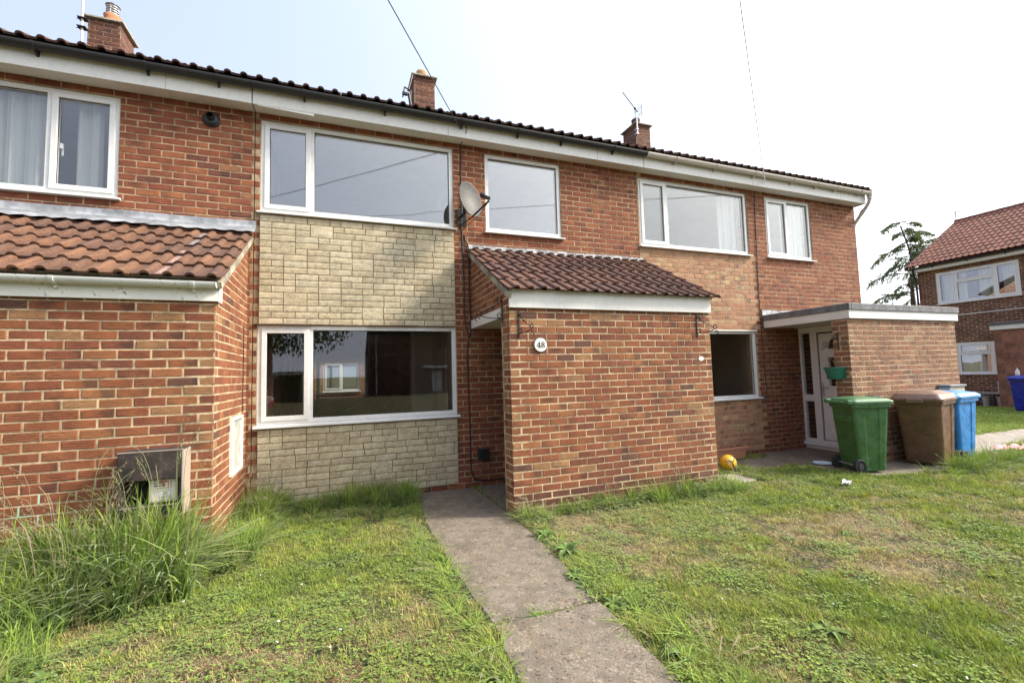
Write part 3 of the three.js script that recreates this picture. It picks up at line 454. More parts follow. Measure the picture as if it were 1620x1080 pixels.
{
  const o = roofSlope(porchL, { pos: [-3.85, 2.40, 1.575], width: 2.905, length: 1.775, pitch: PORCH_PITCH, cols: 9, mats: tileRust });
  mesh('verge', [box(2.845, 2.90, 0.01, 1.77, -0.075, -0.013)], cementM, porchL).position.copy(o.position); porchL.children.at(-1).rotation.copy(o.rotation);
  const strip = std([0.42, 0.26, 0.22], { map: tileMap, roughness: 0.7 }), strip2 = std([0.30, 0.28, 0.29], { map: tileMap, roughness: 0.6 }), w = 2.905 / 9;
  for (let r = 0; r < 6; r++) { const s = mesh('sealing_strip', [box(7 * w + 0.165, 7 * w + 0.215, 0.004, 0.33, 0, 0.004)], r < 3 ? strip : strip2, o); s.position.set(0, r * GAUGE, 0.035); s.rotation.x = -0.082; s.scale.y = r === 5 ? 0.35 : 1; }
  mesh('fascia', [rbox(-3.85, -0.983, 2.232, 2.385, 1.478, 1.502, 0.003)], creamBoard, porchL);
  mesh('soffit', [box(-3.85, -0.99, 2.30, 2.316, 1.45, 1.478)], creamBoard, porchL);
  mesh('fascia_end', [rbox(-0.985, -0.972, 2.225, 2.41, 1.40, 1.503, 0.003)], upvc, porchL);
  gutter(porchL, -3.85, -0.985, 2.385, 1.556, gutterGrey, [-3.1, -2.09, -1.17], 0.052);
  leadFlashing(porchL, -3.85, -0.925, 3.445, 0.16, leadM);
}
{ const G = []; for (let j = 4; j < 9; j++) for (let k = 5; k < 9; k++) { const x = -3.82 - (j % 2 ? BRICK / 2 : 0) + 0.081 + k * BRICK - JOINT; if (x > -2.08 || x < -2.6) continue; G.push(box(x + 0.001, x + JOINT - 0.001, j * COURSE + 0.004, (j + 1) * COURSE - 0.002, 1.4665, 1.4680)); if (j % 2) G.push(box(x - 0.05, x + 0.09, j * COURSE - 0.004, j * COURSE + 0.003, 1.4665, 1.4678)); }
  tag(mesh('paint_mark', G, std([0.36, 0.60, 0.48])), 'mint green paint daubed in the mortar joints low at the left edge', 'paint mark'); }
finishBricks(porchL);

const porchM = thing('brick_porch', 'brick porch carrying a plain white fascia board and the house number plate', 'porch');
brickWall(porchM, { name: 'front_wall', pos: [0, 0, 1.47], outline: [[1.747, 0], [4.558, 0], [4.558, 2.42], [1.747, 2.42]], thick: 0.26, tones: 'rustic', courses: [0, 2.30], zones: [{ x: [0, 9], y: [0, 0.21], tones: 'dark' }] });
brickWall(porchM, { name: 'side_wall', pos: [1.745, 0, 0], turn: -Math.PI / 2, outline: [[1.225, 0], [1.468, 0], [1.468, 2.42], [0.002, 3.25], [0.002, 2.285], [1.225, 2.285]], top: (x) => 2.42 + (1.468 - x) * 0.565, brickHoles: [[0, 1.23, 0, 2.285]], tones: 'rustic', shift: 0.0, thick: 0.19 });
brickWall(porchM, { name: 'return_wall', pos: [4.56, 0, 1.47], turn: Math.PI / 2, outline: [[0.002, 0], [1.468, 0], [1.468, 3.25], [0.002, 2.42]], top: (x) => 2.42 + x * 0.565, tones: 'rustic', thick: 0.2 });
{
  const o = roofSlope(porchM, { pos: [1.70, 2.425, 1.57], width: 2.97, length: 1.77, pitch: PORCH_PITCH, cols: 9, mats: tileBrown });
  mesh('verge', [box(0.006, 0.055, 0.01, 1.765, -0.085, -0.013)], cementM, porchM).position.copy(o.position); porchM.children.at(-1).rotation.copy(o.rotation);
  mesh('fascia', [rbox(1.738, 4.562, 2.253, 2.462, 1.478, 1.503, 0.004)], whiteBoard, porchM);
  mesh('lintel_board', [rbox(1.728, 1.752, 2.17, 2.285, 0.004, 1.222, 0.003)], whiteBoard, porchM);
  mesh('ceiling', [box(1.755, 4.3, 2.172, 2.19, 0.01, 1.2)], whiteBoard, porchM);
  leadFlashing(porchM, 1.69, 4.66, 3.365, 0.15, leadPale, 0.014);
}
finishBricks(porchM);

const porchR = thing('brick_porch', 'flat roofed brown brick porch with a white front door in its side', 'porch');
brickWall(porchR, { name: 'front_wall', pos: [0, 0, 1.47], outline: [[7.272, 0], [10.058, 0], [10.058, 2.24], [7.272, 2.24]], thick: 0.22, tones: 'brown', shift: 0.0 });
brickWall(porchR, { name: 'pier_face', pos: [7.27, 0, 0], turn: -Math.PI / 2, outline: [[1.225, 0], [1.468, 0], [1.468, 2.24], [1.225, 2.24]], thick: 0.1, tones: 'brown', shift: -0.11 });
brickWall(porchR, { name: 'return_wall', pos: [10.06, 0, 1.47], turn: Math.PI / 2, outline: [[0.002, 0], [1.468, 0], [1.468, 2.24], [0.002, 2.24]], thick: 0.2, tones: 'brown' });
{
  const felt = std([0.20, 0.20, 0.215], { roughness: 0.8, map: withSize(grainC(256, 0.4, 6, 104), 0.6) });
  mesh('roof', [box(7.275, 10.09, 2.26, 2.43, 0.012, 1.49)], felt, porchR);
  mesh('fascia', [rbox(7.262, 7.285, 2.235, 2.37, 0.012, 1.505, 0.003), rbox(7.286, 10.10, 2.235, 2.37, 1.482, 1.505, 0.003)], whiteBoard, porchR);
  mesh('roof_trim', [rbox(7.245, 7.30, 2.362, 2.47, 0.012, 1.525, 0.012), rbox(7.301, 10.115, 2.362, 2.47, 1.47, 1.525, 0.012), rbox(10.06, 10.115, 2.362, 2.468, 0.012, 1.469, 0.012)], felt, porchR);
  mesh('soffit', [box(7.286, 8.2, 2.238, 2.252, 0.012, 1.482)], whiteBoard, porchR);
  mesh('flashing', [box(7.25, 10.06, 2.46, 2.57, 0.002, 0.012)], leadPale, porchR);
  // door screen, in its own axes: x runs from the house wall toward the front
  const m = (n, g, mt, parent = porchR) => { const q = mesh(n, g, mt, parent); if (parent === porchR) { q.position.set(8.15, 0, 0); q.rotation.y = -Math.PI / 2; } return q; };
  m('door_frame', [prism([[0.002, 0.14], [1.24, 0.14], [1.24, 2.235], [0.002, 2.235]], -0.07, 0, [[0.045, 0.215, 1.0, 2.13], [0.05, 0.22, 0.20, 0.875], [0.345, 1.2, 0.19, 2.125]], 0.003)], upvc);
  m('threshold', [rbox(-0.03, 1.24, 0.085, 0.138, -0.07, 0.05, 0.005), rbox(0.0, 1.24, 0.0, 0.084, -0.06, -0.004, 0.003)], upvc);
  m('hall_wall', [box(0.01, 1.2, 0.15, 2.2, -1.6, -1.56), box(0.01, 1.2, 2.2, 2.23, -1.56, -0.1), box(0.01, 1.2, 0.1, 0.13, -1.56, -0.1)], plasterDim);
  for (const [a, b, c, d] of [[0.045, 0.215, 1.0, 2.13], [0.05, 0.22, 0.20, 0.875]]) { const g = new THREE.PlaneGeometry(b - a, d - c).translate((a + b) / 2, (c + d) / 2, -0.03); m('side_light', metreUV(g), glassM); }
  const fan = new THREE.Path(); fan.moveTo(0.53, 1.82); fan.lineTo(1.02, 1.82); fan.absarc(0.775, 1.82, 0.245, 0, Math.PI, false);
  const leaf = shapeOf([[0.375, 0.20], [1.19, 0.20], [1.19, 2.10], [0.375, 2.10]]); leaf.holes = [fan, rectHole(0.53, 0.67, 1.16, 1.66), rectHole(0.88, 1.02, 1.16, 1.66)];
  const door = m('door', [new THREE.ExtrudeGeometry(leaf, { depth: 0.045, bevelEnabled: true, bevelThickness: 0.004, bevelSize: 0.004, bevelOffset: -0.004, bevelSegments: 1 }).translate(0, 0, -0.05)], upvc);
  mesh('gasket', [prism([[0.366, 0.192], [1.199, 0.192], [1.199, 2.112], [0.366, 2.112]], -0.03, -0.008, [[0.374, 1.191, 0.199, 2.101]])], gasketM, door);
  mesh('panel_moulding', [[0.50, 0.70, 1.13, 1.69], [0.85, 1.05, 1.13, 1.69], [0.50, 0.70, 0.35, 0.95], [0.85, 1.05, 0.35, 0.95]].map(([a, b, c, d]) => prism([[a, c], [b, c], [b, d], [a, d]], -0.004, 0.010, [[a + 0.022, b - 0.022, c + 0.022, d - 0.022]], 0.003)), upvc, door);
  mesh('pane', [new THREE.PlaneGeometry(0.14, 0.5).translate(0.60, 1.41, -0.03), new THREE.PlaneGeometry(0.14, 0.5).translate(0.95, 1.41, -0.03), new THREE.CircleGeometry(0.245, 20, 0, Math.PI).translate(0.775, 1.82, -0.03)], glassM, door);
  mesh('letter_plate', [rbox(0.655, 0.895, 1.015, 1.075, -0.003, 0.012, 0.004)], steelM, door);
  mesh('handle', [rbox(0.395, 0.425, 0.98, 1.22, -0.003, 0.008, 0.004), rod([0.41, 1.13, 0.0], [0.41, 1.13, 0.05], 0.009), rod([0.41, 1.13, 0.05], [0.53, 1.13, 0.05], 0.009)], steelM, door);
}
finishBricks(porchR);

// ------------------------------------------------------------------ things fixed to the walls
const font = await new FontLoader().loadAsync('fonts/droid/droid_serif_bold.typeface.json');
{
  const p = thing('number_plate', 'round white house number plate reading 48 on the brick porch', 'sign', [2.11, 1.845, 1.471]);
  mesh('plate', [lathe([[0, 0], [0.083, 0], [0.083, 0.008], [0.078, 0.014], [0, 0.015]], 40).rotateX(Math.PI / 2)], phys([0.80, 0.79, 0.72], { roughness: 0.25, clearcoat: 0.5 }), p);
  mesh('rim', [new THREE.TorusGeometry(0.079, 0.0035, 6, 40).translate(0, 0, 0.013)], gasketM, p);
  const t = new TextGeometry('48', { font, size: 0.066, depth: 0.003, curveSegments: 6 }); t.computeBoundingBox(); const b = t.boundingBox; t.translate(-(b.min.x + b.max.x) / 2, -(b.min.y + b.max.y) / 2, 0.0145); mesh('numeral', [t], blackM, p);
}
function scrollBracket(label, pos, turn, h = 0.31, reach = 0.30) { // wall plate, scrolled arm, stay, hook
  const o = thing('hanging_bracket', label, 'bracket', pos, turn), P = [], n = 14;
  mesh('back_plate', [rbox(-0.009, 0.009, -h / 2, h / 2, 0, 0.008, 0.002)], ironM, o);
  const arm = [[0, -h * 0.32, 0.006], [0, -h * 0.33, reach * 0.4], [0, -h * 0.27, reach * 0.8], [0, -h * 0.20, reach]]; for (let i = 0; i <= n; i++) { const a = i / n * 4.4 - 0.6; P.push([0, -h * 0.20 + 0.028 * (Math.sin(a) + 0.5), reach + 0.024 * (Math.cos(a) - 0.8)]); }
  mesh('arm', [tube([...arm, ...P], 0.0055, 60, 6)], ironM, o);
  mesh('stay', [tube([[0, h * 0.36, 0.006], [0, h * 0.16, reach * 0.28], [0, h * 0.02, reach * 0.52], [0, -h * 0.16, reach * 0.82]], 0.0045, 24, 6), new THREE.SphereGeometry(0.012, 8, 6).translate(0, h * 0.1, reach * 0.37), new THREE.TorusGeometry(0.024, 0.005, 5, 14, 5).rotateY(Math.PI / 2).translate(0, h * 0.28, 0.035), new THREE.TorusGeometry(0.022, 0.005, 5, 14, 5).rotateY(Math.PI / 2).translate(0, -h * 0.22, 0.04)], ironM, o);
  mesh('hook', [new THREE.TorusGeometry(0.024, 0.005, 6, 14, 4.4).rotateY(Math.PI / 2).translate(0, -h * 0.27 - 0.035, reach * 0.98)], ironM, o); return o;
}
scrollBracket('black iron hanging bracket straight above the house number plate', [1.858, 2.07, 1.472], 0.12);
scrollBracket('black iron hanging bracket at the right end of the numbered porch', [4.343, 2.09, 1.472], 0.10);
scrollBracket('black iron hanging bracket beside the porch entrance, pointing sideways', [1.744, 2.26, 1.26], -Math.PI / 2, 0.30, 0.30);
scrollBracket('dark iron bracket on the pier beside the white front door', [7.268, 1.90, 1.31], -Math.PI / 2 - 0.75, 0.27, 0.2);
{
  const v = thing('flue_terminal', 'round black flue outlet high on the left brick wall', 'vent', [-1.405, 4.63, 0]);
  mesh('collar', [lathe([[0.0, 0], [0.092, 0], [0.09, 0.018], [0.066, 0.022], [0.066, 0.05], [0.0, 0.045]], 28).rotateX(Math.PI / 2)], blackM, v);
  mesh('outlet', [lathe([[0.032, 0.1], [0.045, 0.05], [0.045, 0.07], [0.032, 0.07]], 20).rotateX(Math.PI / 2).translate(0, 0.012, 0)], ironM, v);
  const b = thing('outlet_box', 'small black box on the wall just inside the porch entrance', 'vent', [1.857, 0.445, 0]);
  mesh('cover', [rbox(-0.078, 0.078, -0.078, 0.078, 0, 0.055, 0.01)], blackM, b); mesh('grille', [0, 1, 2, 3].map((k) => rbox(-0.055, 0.055, -0.05 + k * 0.03, -0.038 + k * 0.03, 0.054, 0.062, 0.003)), ironM, b);
  const p = mesh('paint_splash', [new THREE.CircleGeometry(0.04, 14).scale(1.1, 0.75, 1).translate(4.385, 1.66, 1.4735)], whiteBoard); tag(p, 'white paint blotch on brickwork near the porch right edge', 'paint mark');
}
{ // mini satellite dish between the upper windows
  const o = thing('satellite_dish', 'grey satellite dish bolted between two upper windows', 'satellite dish', [1.625, 3.76, 0]);
  const axis = V(0.52, 0.16, 0.84).normalize(), q = new THREE.Quaternion().setFromUnitVectors(V(0, 0, 1), axis), R = 0.228, pr = []; for (let i = 0; i <= 8; i++) { const r = R * i / 8; pr.push([r, 0.055 * (r / R) ** 2]); }
  const C = V(0.02, 0.13, 0.27), put = (g) => g.applyQuaternion(q).translate(C.x, C.y, C.z), prOut = pr.map(([r, y]) => [r, y - 0.006]).reverse();
  const dishM = std([0.10, 0.096, 0.094], { roughness: 0.6, map: withSize(grainC(256, 0.25, 6, 105), 0.3), metalness: 0.1 });
  mesh('reflector', [put(lathe([...pr, [R + 0.006, 0.058], [R + 0.004, 0.048], ...prOut], 36).rotateX(Math.PI / 2).scale(0.93, 1.08, 1))], dishM, o);
  const foot = V(0, -0.255, 0.05).applyQuaternion(q).add(C), lnb = V(0, -0.16, 0.36).applyQuaternion(q).add(C);
  mesh('arm', [rod(foot.toArray(), lnb.toArray(), 0.013)], ironM, o);
  mesh('lnb', [rod(lnb.clone().add(V(0, 0.03, 0.0)).toArray(), V(0, -0.05, 0.27).applyQuaternion(q).add(C).toArray(), 0.026, 12), rod(V(0, -0.055, 0.275).applyQuaternion(q).add(C).toArray(), V(0, -0.02, 0.25).applyQuaternion(q).add(C).toArray(), 0.034, 12)], blackM, o);
  mesh('wall_mount', [rbox(-0.07, 0.07, -0.13, 0.10, 0.0, 0.012, 0.003), rod([0, 0, 0.01], [0, 0.0, 0.17], 0.018), rod([0, 0.0, 0.16], [C.x - 0.05, C.y - 0.02, C.z - 0.04], 0.018), rod([0, -0.12, 0.02], foot.toArray(), 0.008)], ironM, o);
  mesh('lead', [tube([lnb.toArray(), [lnb.x - 0.06, lnb.y - 0.1, lnb.z - 0.12], [foot.x, foot.y - 0.05, foot.z - 0.1], [0.0, -0.2, 0.02]], 0.004, 20, 5)], blackM, o);
}
const wallCable = (pts, label, r = 0.006) => tag(mesh('wall_cable', [tube(pts.map(([x, y, z = 0.009]) => [x, y, z]), r, pts.length * 8, 6)], blackM), label, 'cable');
wallCable([[1.60, 4.80, 0.02], [1.632, 4.7], [1.625, 4.42], [1.628, 3.9], [1.62, 3.69], [1.632, 3.2], [1.636, 2.8], [1.64, 2.35], [1.665, 2.16], [1.69, 2.08], [1.668, 1.9], [1.667, 1.47], [1.68, 0.9], [1.70, 0.2], [1.74, 0.12], [1.85, 0.09], [2.3, 0.085]], 'black cable running down the wall from the eaves past the satellite dish into the porch', 0.009);
wallCable([[1.66, 3.5], [1.668, 3.42], [1.70, 3.36, 0.02], [1.71, 3.2], [1.712, 2.6], [1.715, 2.1], [1.70, 2.05]], 'black cable from the dish tucked along the left edge of the tiled porch roof', 0.009);
wallCable([[7.262, 4.79, 0.02], [7.245, 4.5], [7.22, 3.63], [7.20, 2.9], [7.203, 2.3], [7.218, 1.7], [7.228, 1.2], [7.228, 1.0], [7.19, 0.97]], 'black cable down the wall left of the flat roofed porch', 0.007);
wallCable([[1.655, 5.0, 0.24], [1.652, 4.88, 0.24], [1.63, 4.80, 0.02]], 'short cable looping from the black gutter down to the wall', 0.005);
tag(mesh('vent_cable', [tube([[-1.003, 2.2, 0.22], [-1.002, 1.8, 0.22], [-1.002, 1.18, 0.24]], 0.0045, 16, 5)], ironM), 'thin dark cable above the white meter cabinet on the porch side', 'cable');
{ // telephone wires from the eaves to a pole across the street
  const paleWire = std([0.62, 0.62, 0.62]), wire = (a, b, sag, label, m = ironM, r = 0.0058) => { const P = []; for (let i = 0; i <= 20; i++) { const t = i / 20; P.push([lerp(a[0], b[0], t), lerp(a[1], b[1], t) - sag * 4 * t * (1 - t), lerp(a[2], b[2], t)]); } tag(mesh('overhead_wire', [tube(P, r, 60, 5)], m), label, 'wire'); };
  for (const [y, z, t] of [[7.5, 14, 'upper'], [6.2, 14.3, 'middle'], [5.9, 14.6, 'lower']]) wire([-16, y, z], [26, y + 0.8, z + 3], 0.2, `${t} wire of three running along the street, seen only reflected in the upper windows`, ironM, 0.012);
  wire([1.57, 4.90, 0.24], [-13.2, 7.5, 22], 0.0, 'dark overhead wire crossing in front of the middle chimney');
  wire([7.26, 4.88, 0.24], [-21.1, 7.5, 22], 0.0, 'thin pale overhead wire rising from the eaves of the end house', paleWire, 0.0062);
}
{ // gas meter housing on the left porch
  const brownM = std([0.085, 0.06, 0.05], { roughness: 0.75, map: withSize(texture(256, 256, (x, y) => { const n = fbm(x / 256 * 5, y / 256 * 5, 5, 5, 111), w = smooth(fbm(x / 256 * 14, y / 256 * 14, 14, 4, 112), 0.52, 0.72); const k = 0.62 + 0.5 * (n - 0.5), e = smooth(fbm(x / 256 * 30, y / 256 * 30, 30, 3, 114), 0.62, 0.72) * smooth(n, 0.4, 0.6); return [k + w * 0.16 + e * 0.25, k + w * 0.15 + e * 0.24, k + w * 0.14 + e * 0.22]; }, true), 0.5) });
  const paleM = std([0.40, 0.32, 0.26], { roughness: 0.8, map: withSize(specks, 0.25) });
  const o = thing('meter_housing', 'weathered brown gas meter box half buried in tall grass', 'meter box', [-1.385, 0.5, 1.472]);
  mesh('hood', [rbox(-0.215, 0.215, 0.27, 0.50, 0, 0.20, 0.012), rbox(-0.215, -0.19, 0, 0.28, 0, 0.195, 0.006), rbox(0.19, 0.215, 0, 0.28, 0, 0.195, 0.006), rbox(-0.215, 0.215, -0.0, 0.075, 0, 0.20, 0.008), box(-0.2, 0.2, 0.05, 0.3, 0.002, 0.01)], brownM, o);
  mesh('side_cheek', [rbox(0.2155, 0.219, 0.004, 0.495, 0.004, 0.195, 0.001)], paleM, o);
  mesh('worn_edge', [rbox(-0.216, 0.2165, 0.494, 0.5015, 0.188, 0.2012, 0.002), rbox(0.207, 0.2165, 0.075, 0.494, 0.190, 0.2012, 0.002), rbox(-0.19, 0.19, 0.069, 0.0765, 0.192, 0.2012, 0.002)], std([0.34, 0.29, 0.25], { roughness: 0.9, map: withSize(specks, 0.2) }), o);
  mesh('base_lip', [rbox(-0.20, 0.225, -0.025, 0.0, 0, 0.19, 0.006)], paleM, o);
  const cv = document.createElement('canvas'); cv.width = 256; cv.height = 256; const g = cv.getContext('2d');
  g.fillStyle = '#d8d0bf'; g.fillRect(0, 0, 256, 256); g.fillStyle = '#b9252b'; g.fillRect(70, 18, 100, 16); g.fillRect(120, 46, 26, 44); g.fillStyle = '#26221f'; g.fillRect(26, 44, 110, 8); g.fillRect(26, 70, 104, 10); g.fillRect(60, 104, 130, 5); g.fillStyle = '#f4f1ea'; g.fillRect(66, 140, 62, 76); g.fillRect(138, 140, 62, 76); g.fillStyle = '#4a4a78'; for (let i = 0; i < 6; i++) { g.fillRect(72, 150 + i * 11, 20 + (i * 13) % 30, 4); g.fillRect(144, 148 + i * 11, 18 + (i * 19) % 32, 5); } g.strokeStyle = '#3a3a60'; g.lineWidth = 4; g.strokeRect(66, 140, 62, 76); g.strokeRect(138, 140, 62, 76); g.fillStyle = '#9a4a30'; g.fillRect(176, 30, 8, 70); g.fillRect(204, 22, 8, 84);
  const lab = new THREE.CanvasTexture(cv); lab.colorSpace = THREE.SRGBColorSpace;
  const meter = mesh('meter', [rbox(-0.03, 0.165, 0.08, 0.275, 0.02, 0.135, 0.012)], std([0.55, 0.52, 0.44], { roughness: 0.5 }), o);
  mesh('label', new THREE.PlaneGeometry(0.165, 0.165).translate(0.07, 0.18, 0.1365), std([1, 1, 1], { map: lab, roughness: 0.6 }), meter);
  mesh('gas_pipe', [tube([[-0.10, -0.5, 0.06], [-0.10, 0.15, 0.06], [-0.08, 0.24, 0.07], [0.0, 0.25, 0.07]], 0.014, 30, 8)], ironM, o);
  const c = thing('meter_cabinet', 'white meter cabinet set into the side of the left porch', 'meter box', [-1.005, 0, 1.47], Math.PI / 2);
  mesh('frame', [prism([[0.632, 0.592], [1.148, 0.592], [1.148, 1.168], [0.632, 1.168]], -0.06, 0.03, [[0.665, 1.115, 0.625, 1.135]], 0.004)], upvc, c);
  mesh('door', [rbox(0.667, 1.113, 0.627, 1.133, -0.04, 0.004, 0.004)], std([0.55, 0.56, 0.52], { roughness: 0.6, map: withSize(grainC(256, 0.3, 5, 113), 0.5) }), c);
  mesh('lock', [new THREE.CylinderGeometry(0.012, 0.012, 0.01, 10).rotateX(Math.PI / 2).translate(0.72, 0.9, 0.008)], ironM, c);
}
{ // wall planter by the door
  const o = thing('wall_planter', 'green plastic wall planter on the pier by the door', 'planter', [7.268, 1.31, 1.245], -Math.PI / 2);
  const s = []; for (let i = 0; i <= 14; i++) { const a = Math.PI * i / 14; s.push([Math.cos(a), Math.sin(a)]); }
  const rim = (r, d, y) => s.map(([x, z]) => [x * r, y, z * d + 0.002]), a = rim(0.105, 0.11, 0), b = rim(0.152, 0.165, 0.165), c = rim(0.16, 0.175, 0.165), e = rim(0.16, 0.175, 0.185), f = rim(0.145, 0.16, 0.185), k = rim(0.10, 0.10, 0.03), P = [];
  const band = (p, q) => { for (let i = 0; i < 14; i++) P.push(...p[i], ...q[i], ...q[i + 1], ...p[i], ...q[i + 1], ...p[i + 1]); };
  [[a, b], [b, c], [c, e], [e, f], [f, k]].forEach(([p, q]) => band(p, q)); for (let i = 0; i < 14; i++) P.push(...a[i], ...a[i + 1], 0, 0, 0.002, ...f[i].map((v, n) => (n === 1 ? 0.15 : v)), 0, 0.15, 0.002, ...f[i + 1].map((v, n) => (n === 1 ? 0.15 : v)));
  const g = new THREE.BufferGeometry(); g.setAttribute('position', new THREE.Float32BufferAttribute(P, 3)); g.computeVertexNormals(); mesh('trough', [g, box(-0.15, 0.15, 0.0, 0.183, 0, 0.006)], phys([0.015, 0.13, 0.085], { roughness: 0.4, side: THREE.DoubleSide }), o);
  const st = []; for (let i = 0; i < 9; i++) { const x = rr(-0.1, 0.1), z = rr(0.03, 0.12); st.push(tube([[x, 0.15, z], [x + rr(-0.03, 0.03), 0.2, z], [x + rr(-0.07, 0.07), rr(0.22, 0.34), z + rr(-0.02, 0.03)]], 0.003, 8, 4)); } mesh('dead_stem', st, std([0.18, 0.13, 0.07]), o);
}

// ------------------------------------------------------------------ wheelie bins
function loft(levels, capTop = true, capBottom = true) { // levels: arrays of [x, y, z] with equal counts
  const P = [], n = levels[0].length, tri = (a, b, c) => P.push(...a, ...b, ...c);
  for (let l = 0; l < levels.length - 1; l++) for (let i = 0; i < n; i++) { const j = (i + 1) % n, a = levels[l], b = levels[l + 1]; tri(a[i], b[i], b[j]); tri(a[i], b[j], a[j]); }
  const cap = (r, f) => { const c = [0, 1, 2].map((k) => r.reduce((s, p) => s + p[k], 0) / n); for (let i = 0; i < n; i++) { const j = (i + 1) % n; f ? tri(c, r[j], r[i]) : tri(c, r[i], r[j]); } };
  if (capBottom) cap(levels[0], false); if (capTop) cap(levels.at(-1), true);
  const g = new THREE.BufferGeometry(); g.setAttribute('position', new THREE.Float32BufferAttribute(P, 3)); g.computeVertexNormals(); return g;
}
function binRing(w, d0, d1, y, r = 0.05, groove = 0.012) { // half width, back and front, corner radius; shallow panels on the sides
  const P = [], arc = (cx, cz, a0) => { for (let i = 0; i <= 4; i++) { const a = a0 + i * Math.PI / 8; P.push([cx + r * Math.cos(a), y, cz + r * Math.sin(a)]); } }, m = (d0 + d1) / 2, q = (d1 - d0) * 0.22;
  arc(w - r, d1 - r, 0); arc(-w + r, d1 - r, Math.PI / 2);
  for (const [z, g] of [[m + q, 0], [m + q - 0.02, 1], [m - q + 0.02, 1], [m - q, 0]]) P.push([-w + g * groove, y, z]);
  arc(-w + r, d0 + r, Math.PI); arc(w - r, d0 + r, Math.PI * 1.5);
  for (const [z, g] of [[m - q, 0], [m - q + 0.02, 1], [m + q - 0.02, 1], [m + q, 0]]) P.push([w - g * groove, y, z]);
  return P;
}
function wheelieBin(label, pos, turn, bodyC, lidC, { dome = 0.05, slot = false, dirt = 0.1 } = {}) {
  const o = thing('wheelie_bin', label, 'wheelie bin', pos, turn);
  const bm = phys(bodyC, { roughness: 0.5, bumpMap: plasticBump, bumpScale: 0.0008, map: withSize(grainC(256, dirt * 2.8, 5, 121), 0.5), roughnessMap: withSize(grainC(256, 0.9, 6, 123), 0.4) }), lm = phys(lidC, { roughness: 0.45, map: withSize(grainC(256, dirt * 3, 5, 122), 0.5), bumpMap: plasticBump, bumpScale: 0.0006 });
  mesh('body', [loft([binRing(0.215, -0.23, 0.20, 0.03, 0.05, 0), binRing(0.225, -0.25, 0.215, 0.06, 0.05, 0.01), binRing(0.262, -0.325, 0.30, 0.86, 0.055, 0.012), binRing(0.264, -0.33, 0.303, 0.90, 0.055, 0)], false), loft([binRing(0.266, -0.332, 0.305, 0.90, 0.055, 0), binRing(0.288, -0.355, 0.335, 0.905, 0.06, 0), binRing(0.290, -0.357, 0.34, 0.965, 0.06, 0), binRing(0.262, -0.33, 0.31, 0.97, 0.055, 0)], false, false), rbox(-0.19, 0.19, 0.70, 0.80, -0.345, -0.29, 0.01)], bm, o);
  mesh('lid', [loft([binRing(0.305, -0.36, 0.372, 0.955, 0.06, 0), binRing(0.308, -0.362, 0.378, 0.985, 0.06, 0), binRing(0.30, -0.355, 0.37, 0.998, 0.06, 0), binRing(0.262, -0.32, 0.315, 1.004 + dome * 0.55, 0.055, 0), binRing(0.15, -0.2, 0.19, 1.01 + dome, 0.05, 0)]), rbox(-0.10, 0.10, 0.925, 0.985, 0.35, 0.395, 0.01), rbox(-0.285, -0.20, 0.955, 1.015, -0.43, -0.34, 0.015), rbox(0.20, 0.285, 0.955, 1.015, -0.43, -0.34, 0.015)], lm, o);
  mesh('handle', [rod([-0.25, 0.975, -0.415], [0.25, 0.975, -0.415], 0.017, 10)], lm, o);
  if (slot) mesh('slot', [rbox(-0.12, 0.06, 1.0, 1.052, 0.17, 0.285, 0.008)], blackM, o);
  for (const s of [-1, 1]) { const w = mesh('wheel', [new THREE.CylinderGeometry(0.098, 0.098, 0.05, 24).rotateZ(Math.PI / 2), new THREE.TorusGeometry(0.086, 0.014, 6, 24).rotateY(Math.PI / 2).translate(s * 0.022, 0, 0)], std([0.02, 0.02, 0.02], { roughness: 0.8 }), o); w.position.set(s * 0.245, 0.1, -0.28); mesh('hub', [new THREE.CylinderGeometry(0.04, 0.045, 0.03, 14).rotateZ(Math.PI / 2).translate(s * 0.026, 0, 0)], std([0.05, 0.05, 0.05]), w); }
  mesh('axle', [rod([-0.24, 0.1, -0.28], [0.24, 0.1, -0.28], 0.011, 8)], steelM, o);
  return o;
}
wheelieBin('green wheelie bin with a slot in its lid, in front of the white door', [7.02, 0.02, 1.70], 1.24, [0.05, 0.145, 0.042], [0.085, 0.22, 0.095], { slot: true, dome: 0.035 }).scale.set(0.84, 1, 0.82);
wheelieBin('brown wheelie bin standing between the green bin and the light blue bin', [8.24, 0.02, 1.86], -1.38, [0.16, 0.085, 0.048], [0.26, 0.15, 0.11], { dome: 0.085 });
wheelieBin('light blue wheelie bin partly hidden behind the brown one', [8.90, 0.02, 1.80], 1.66, [0.03, 0.24, 0.62], [0.05, 0.28, 0.62], { dome: 0.05 });
wheelieBin('dark blue wheelie bin by the house across the lawn', [18.75, 0.02, -1.03], -1.45, [0.01, 0.025, 0.36], [0.012, 0.03, 0.38], { dome: 0.05 });
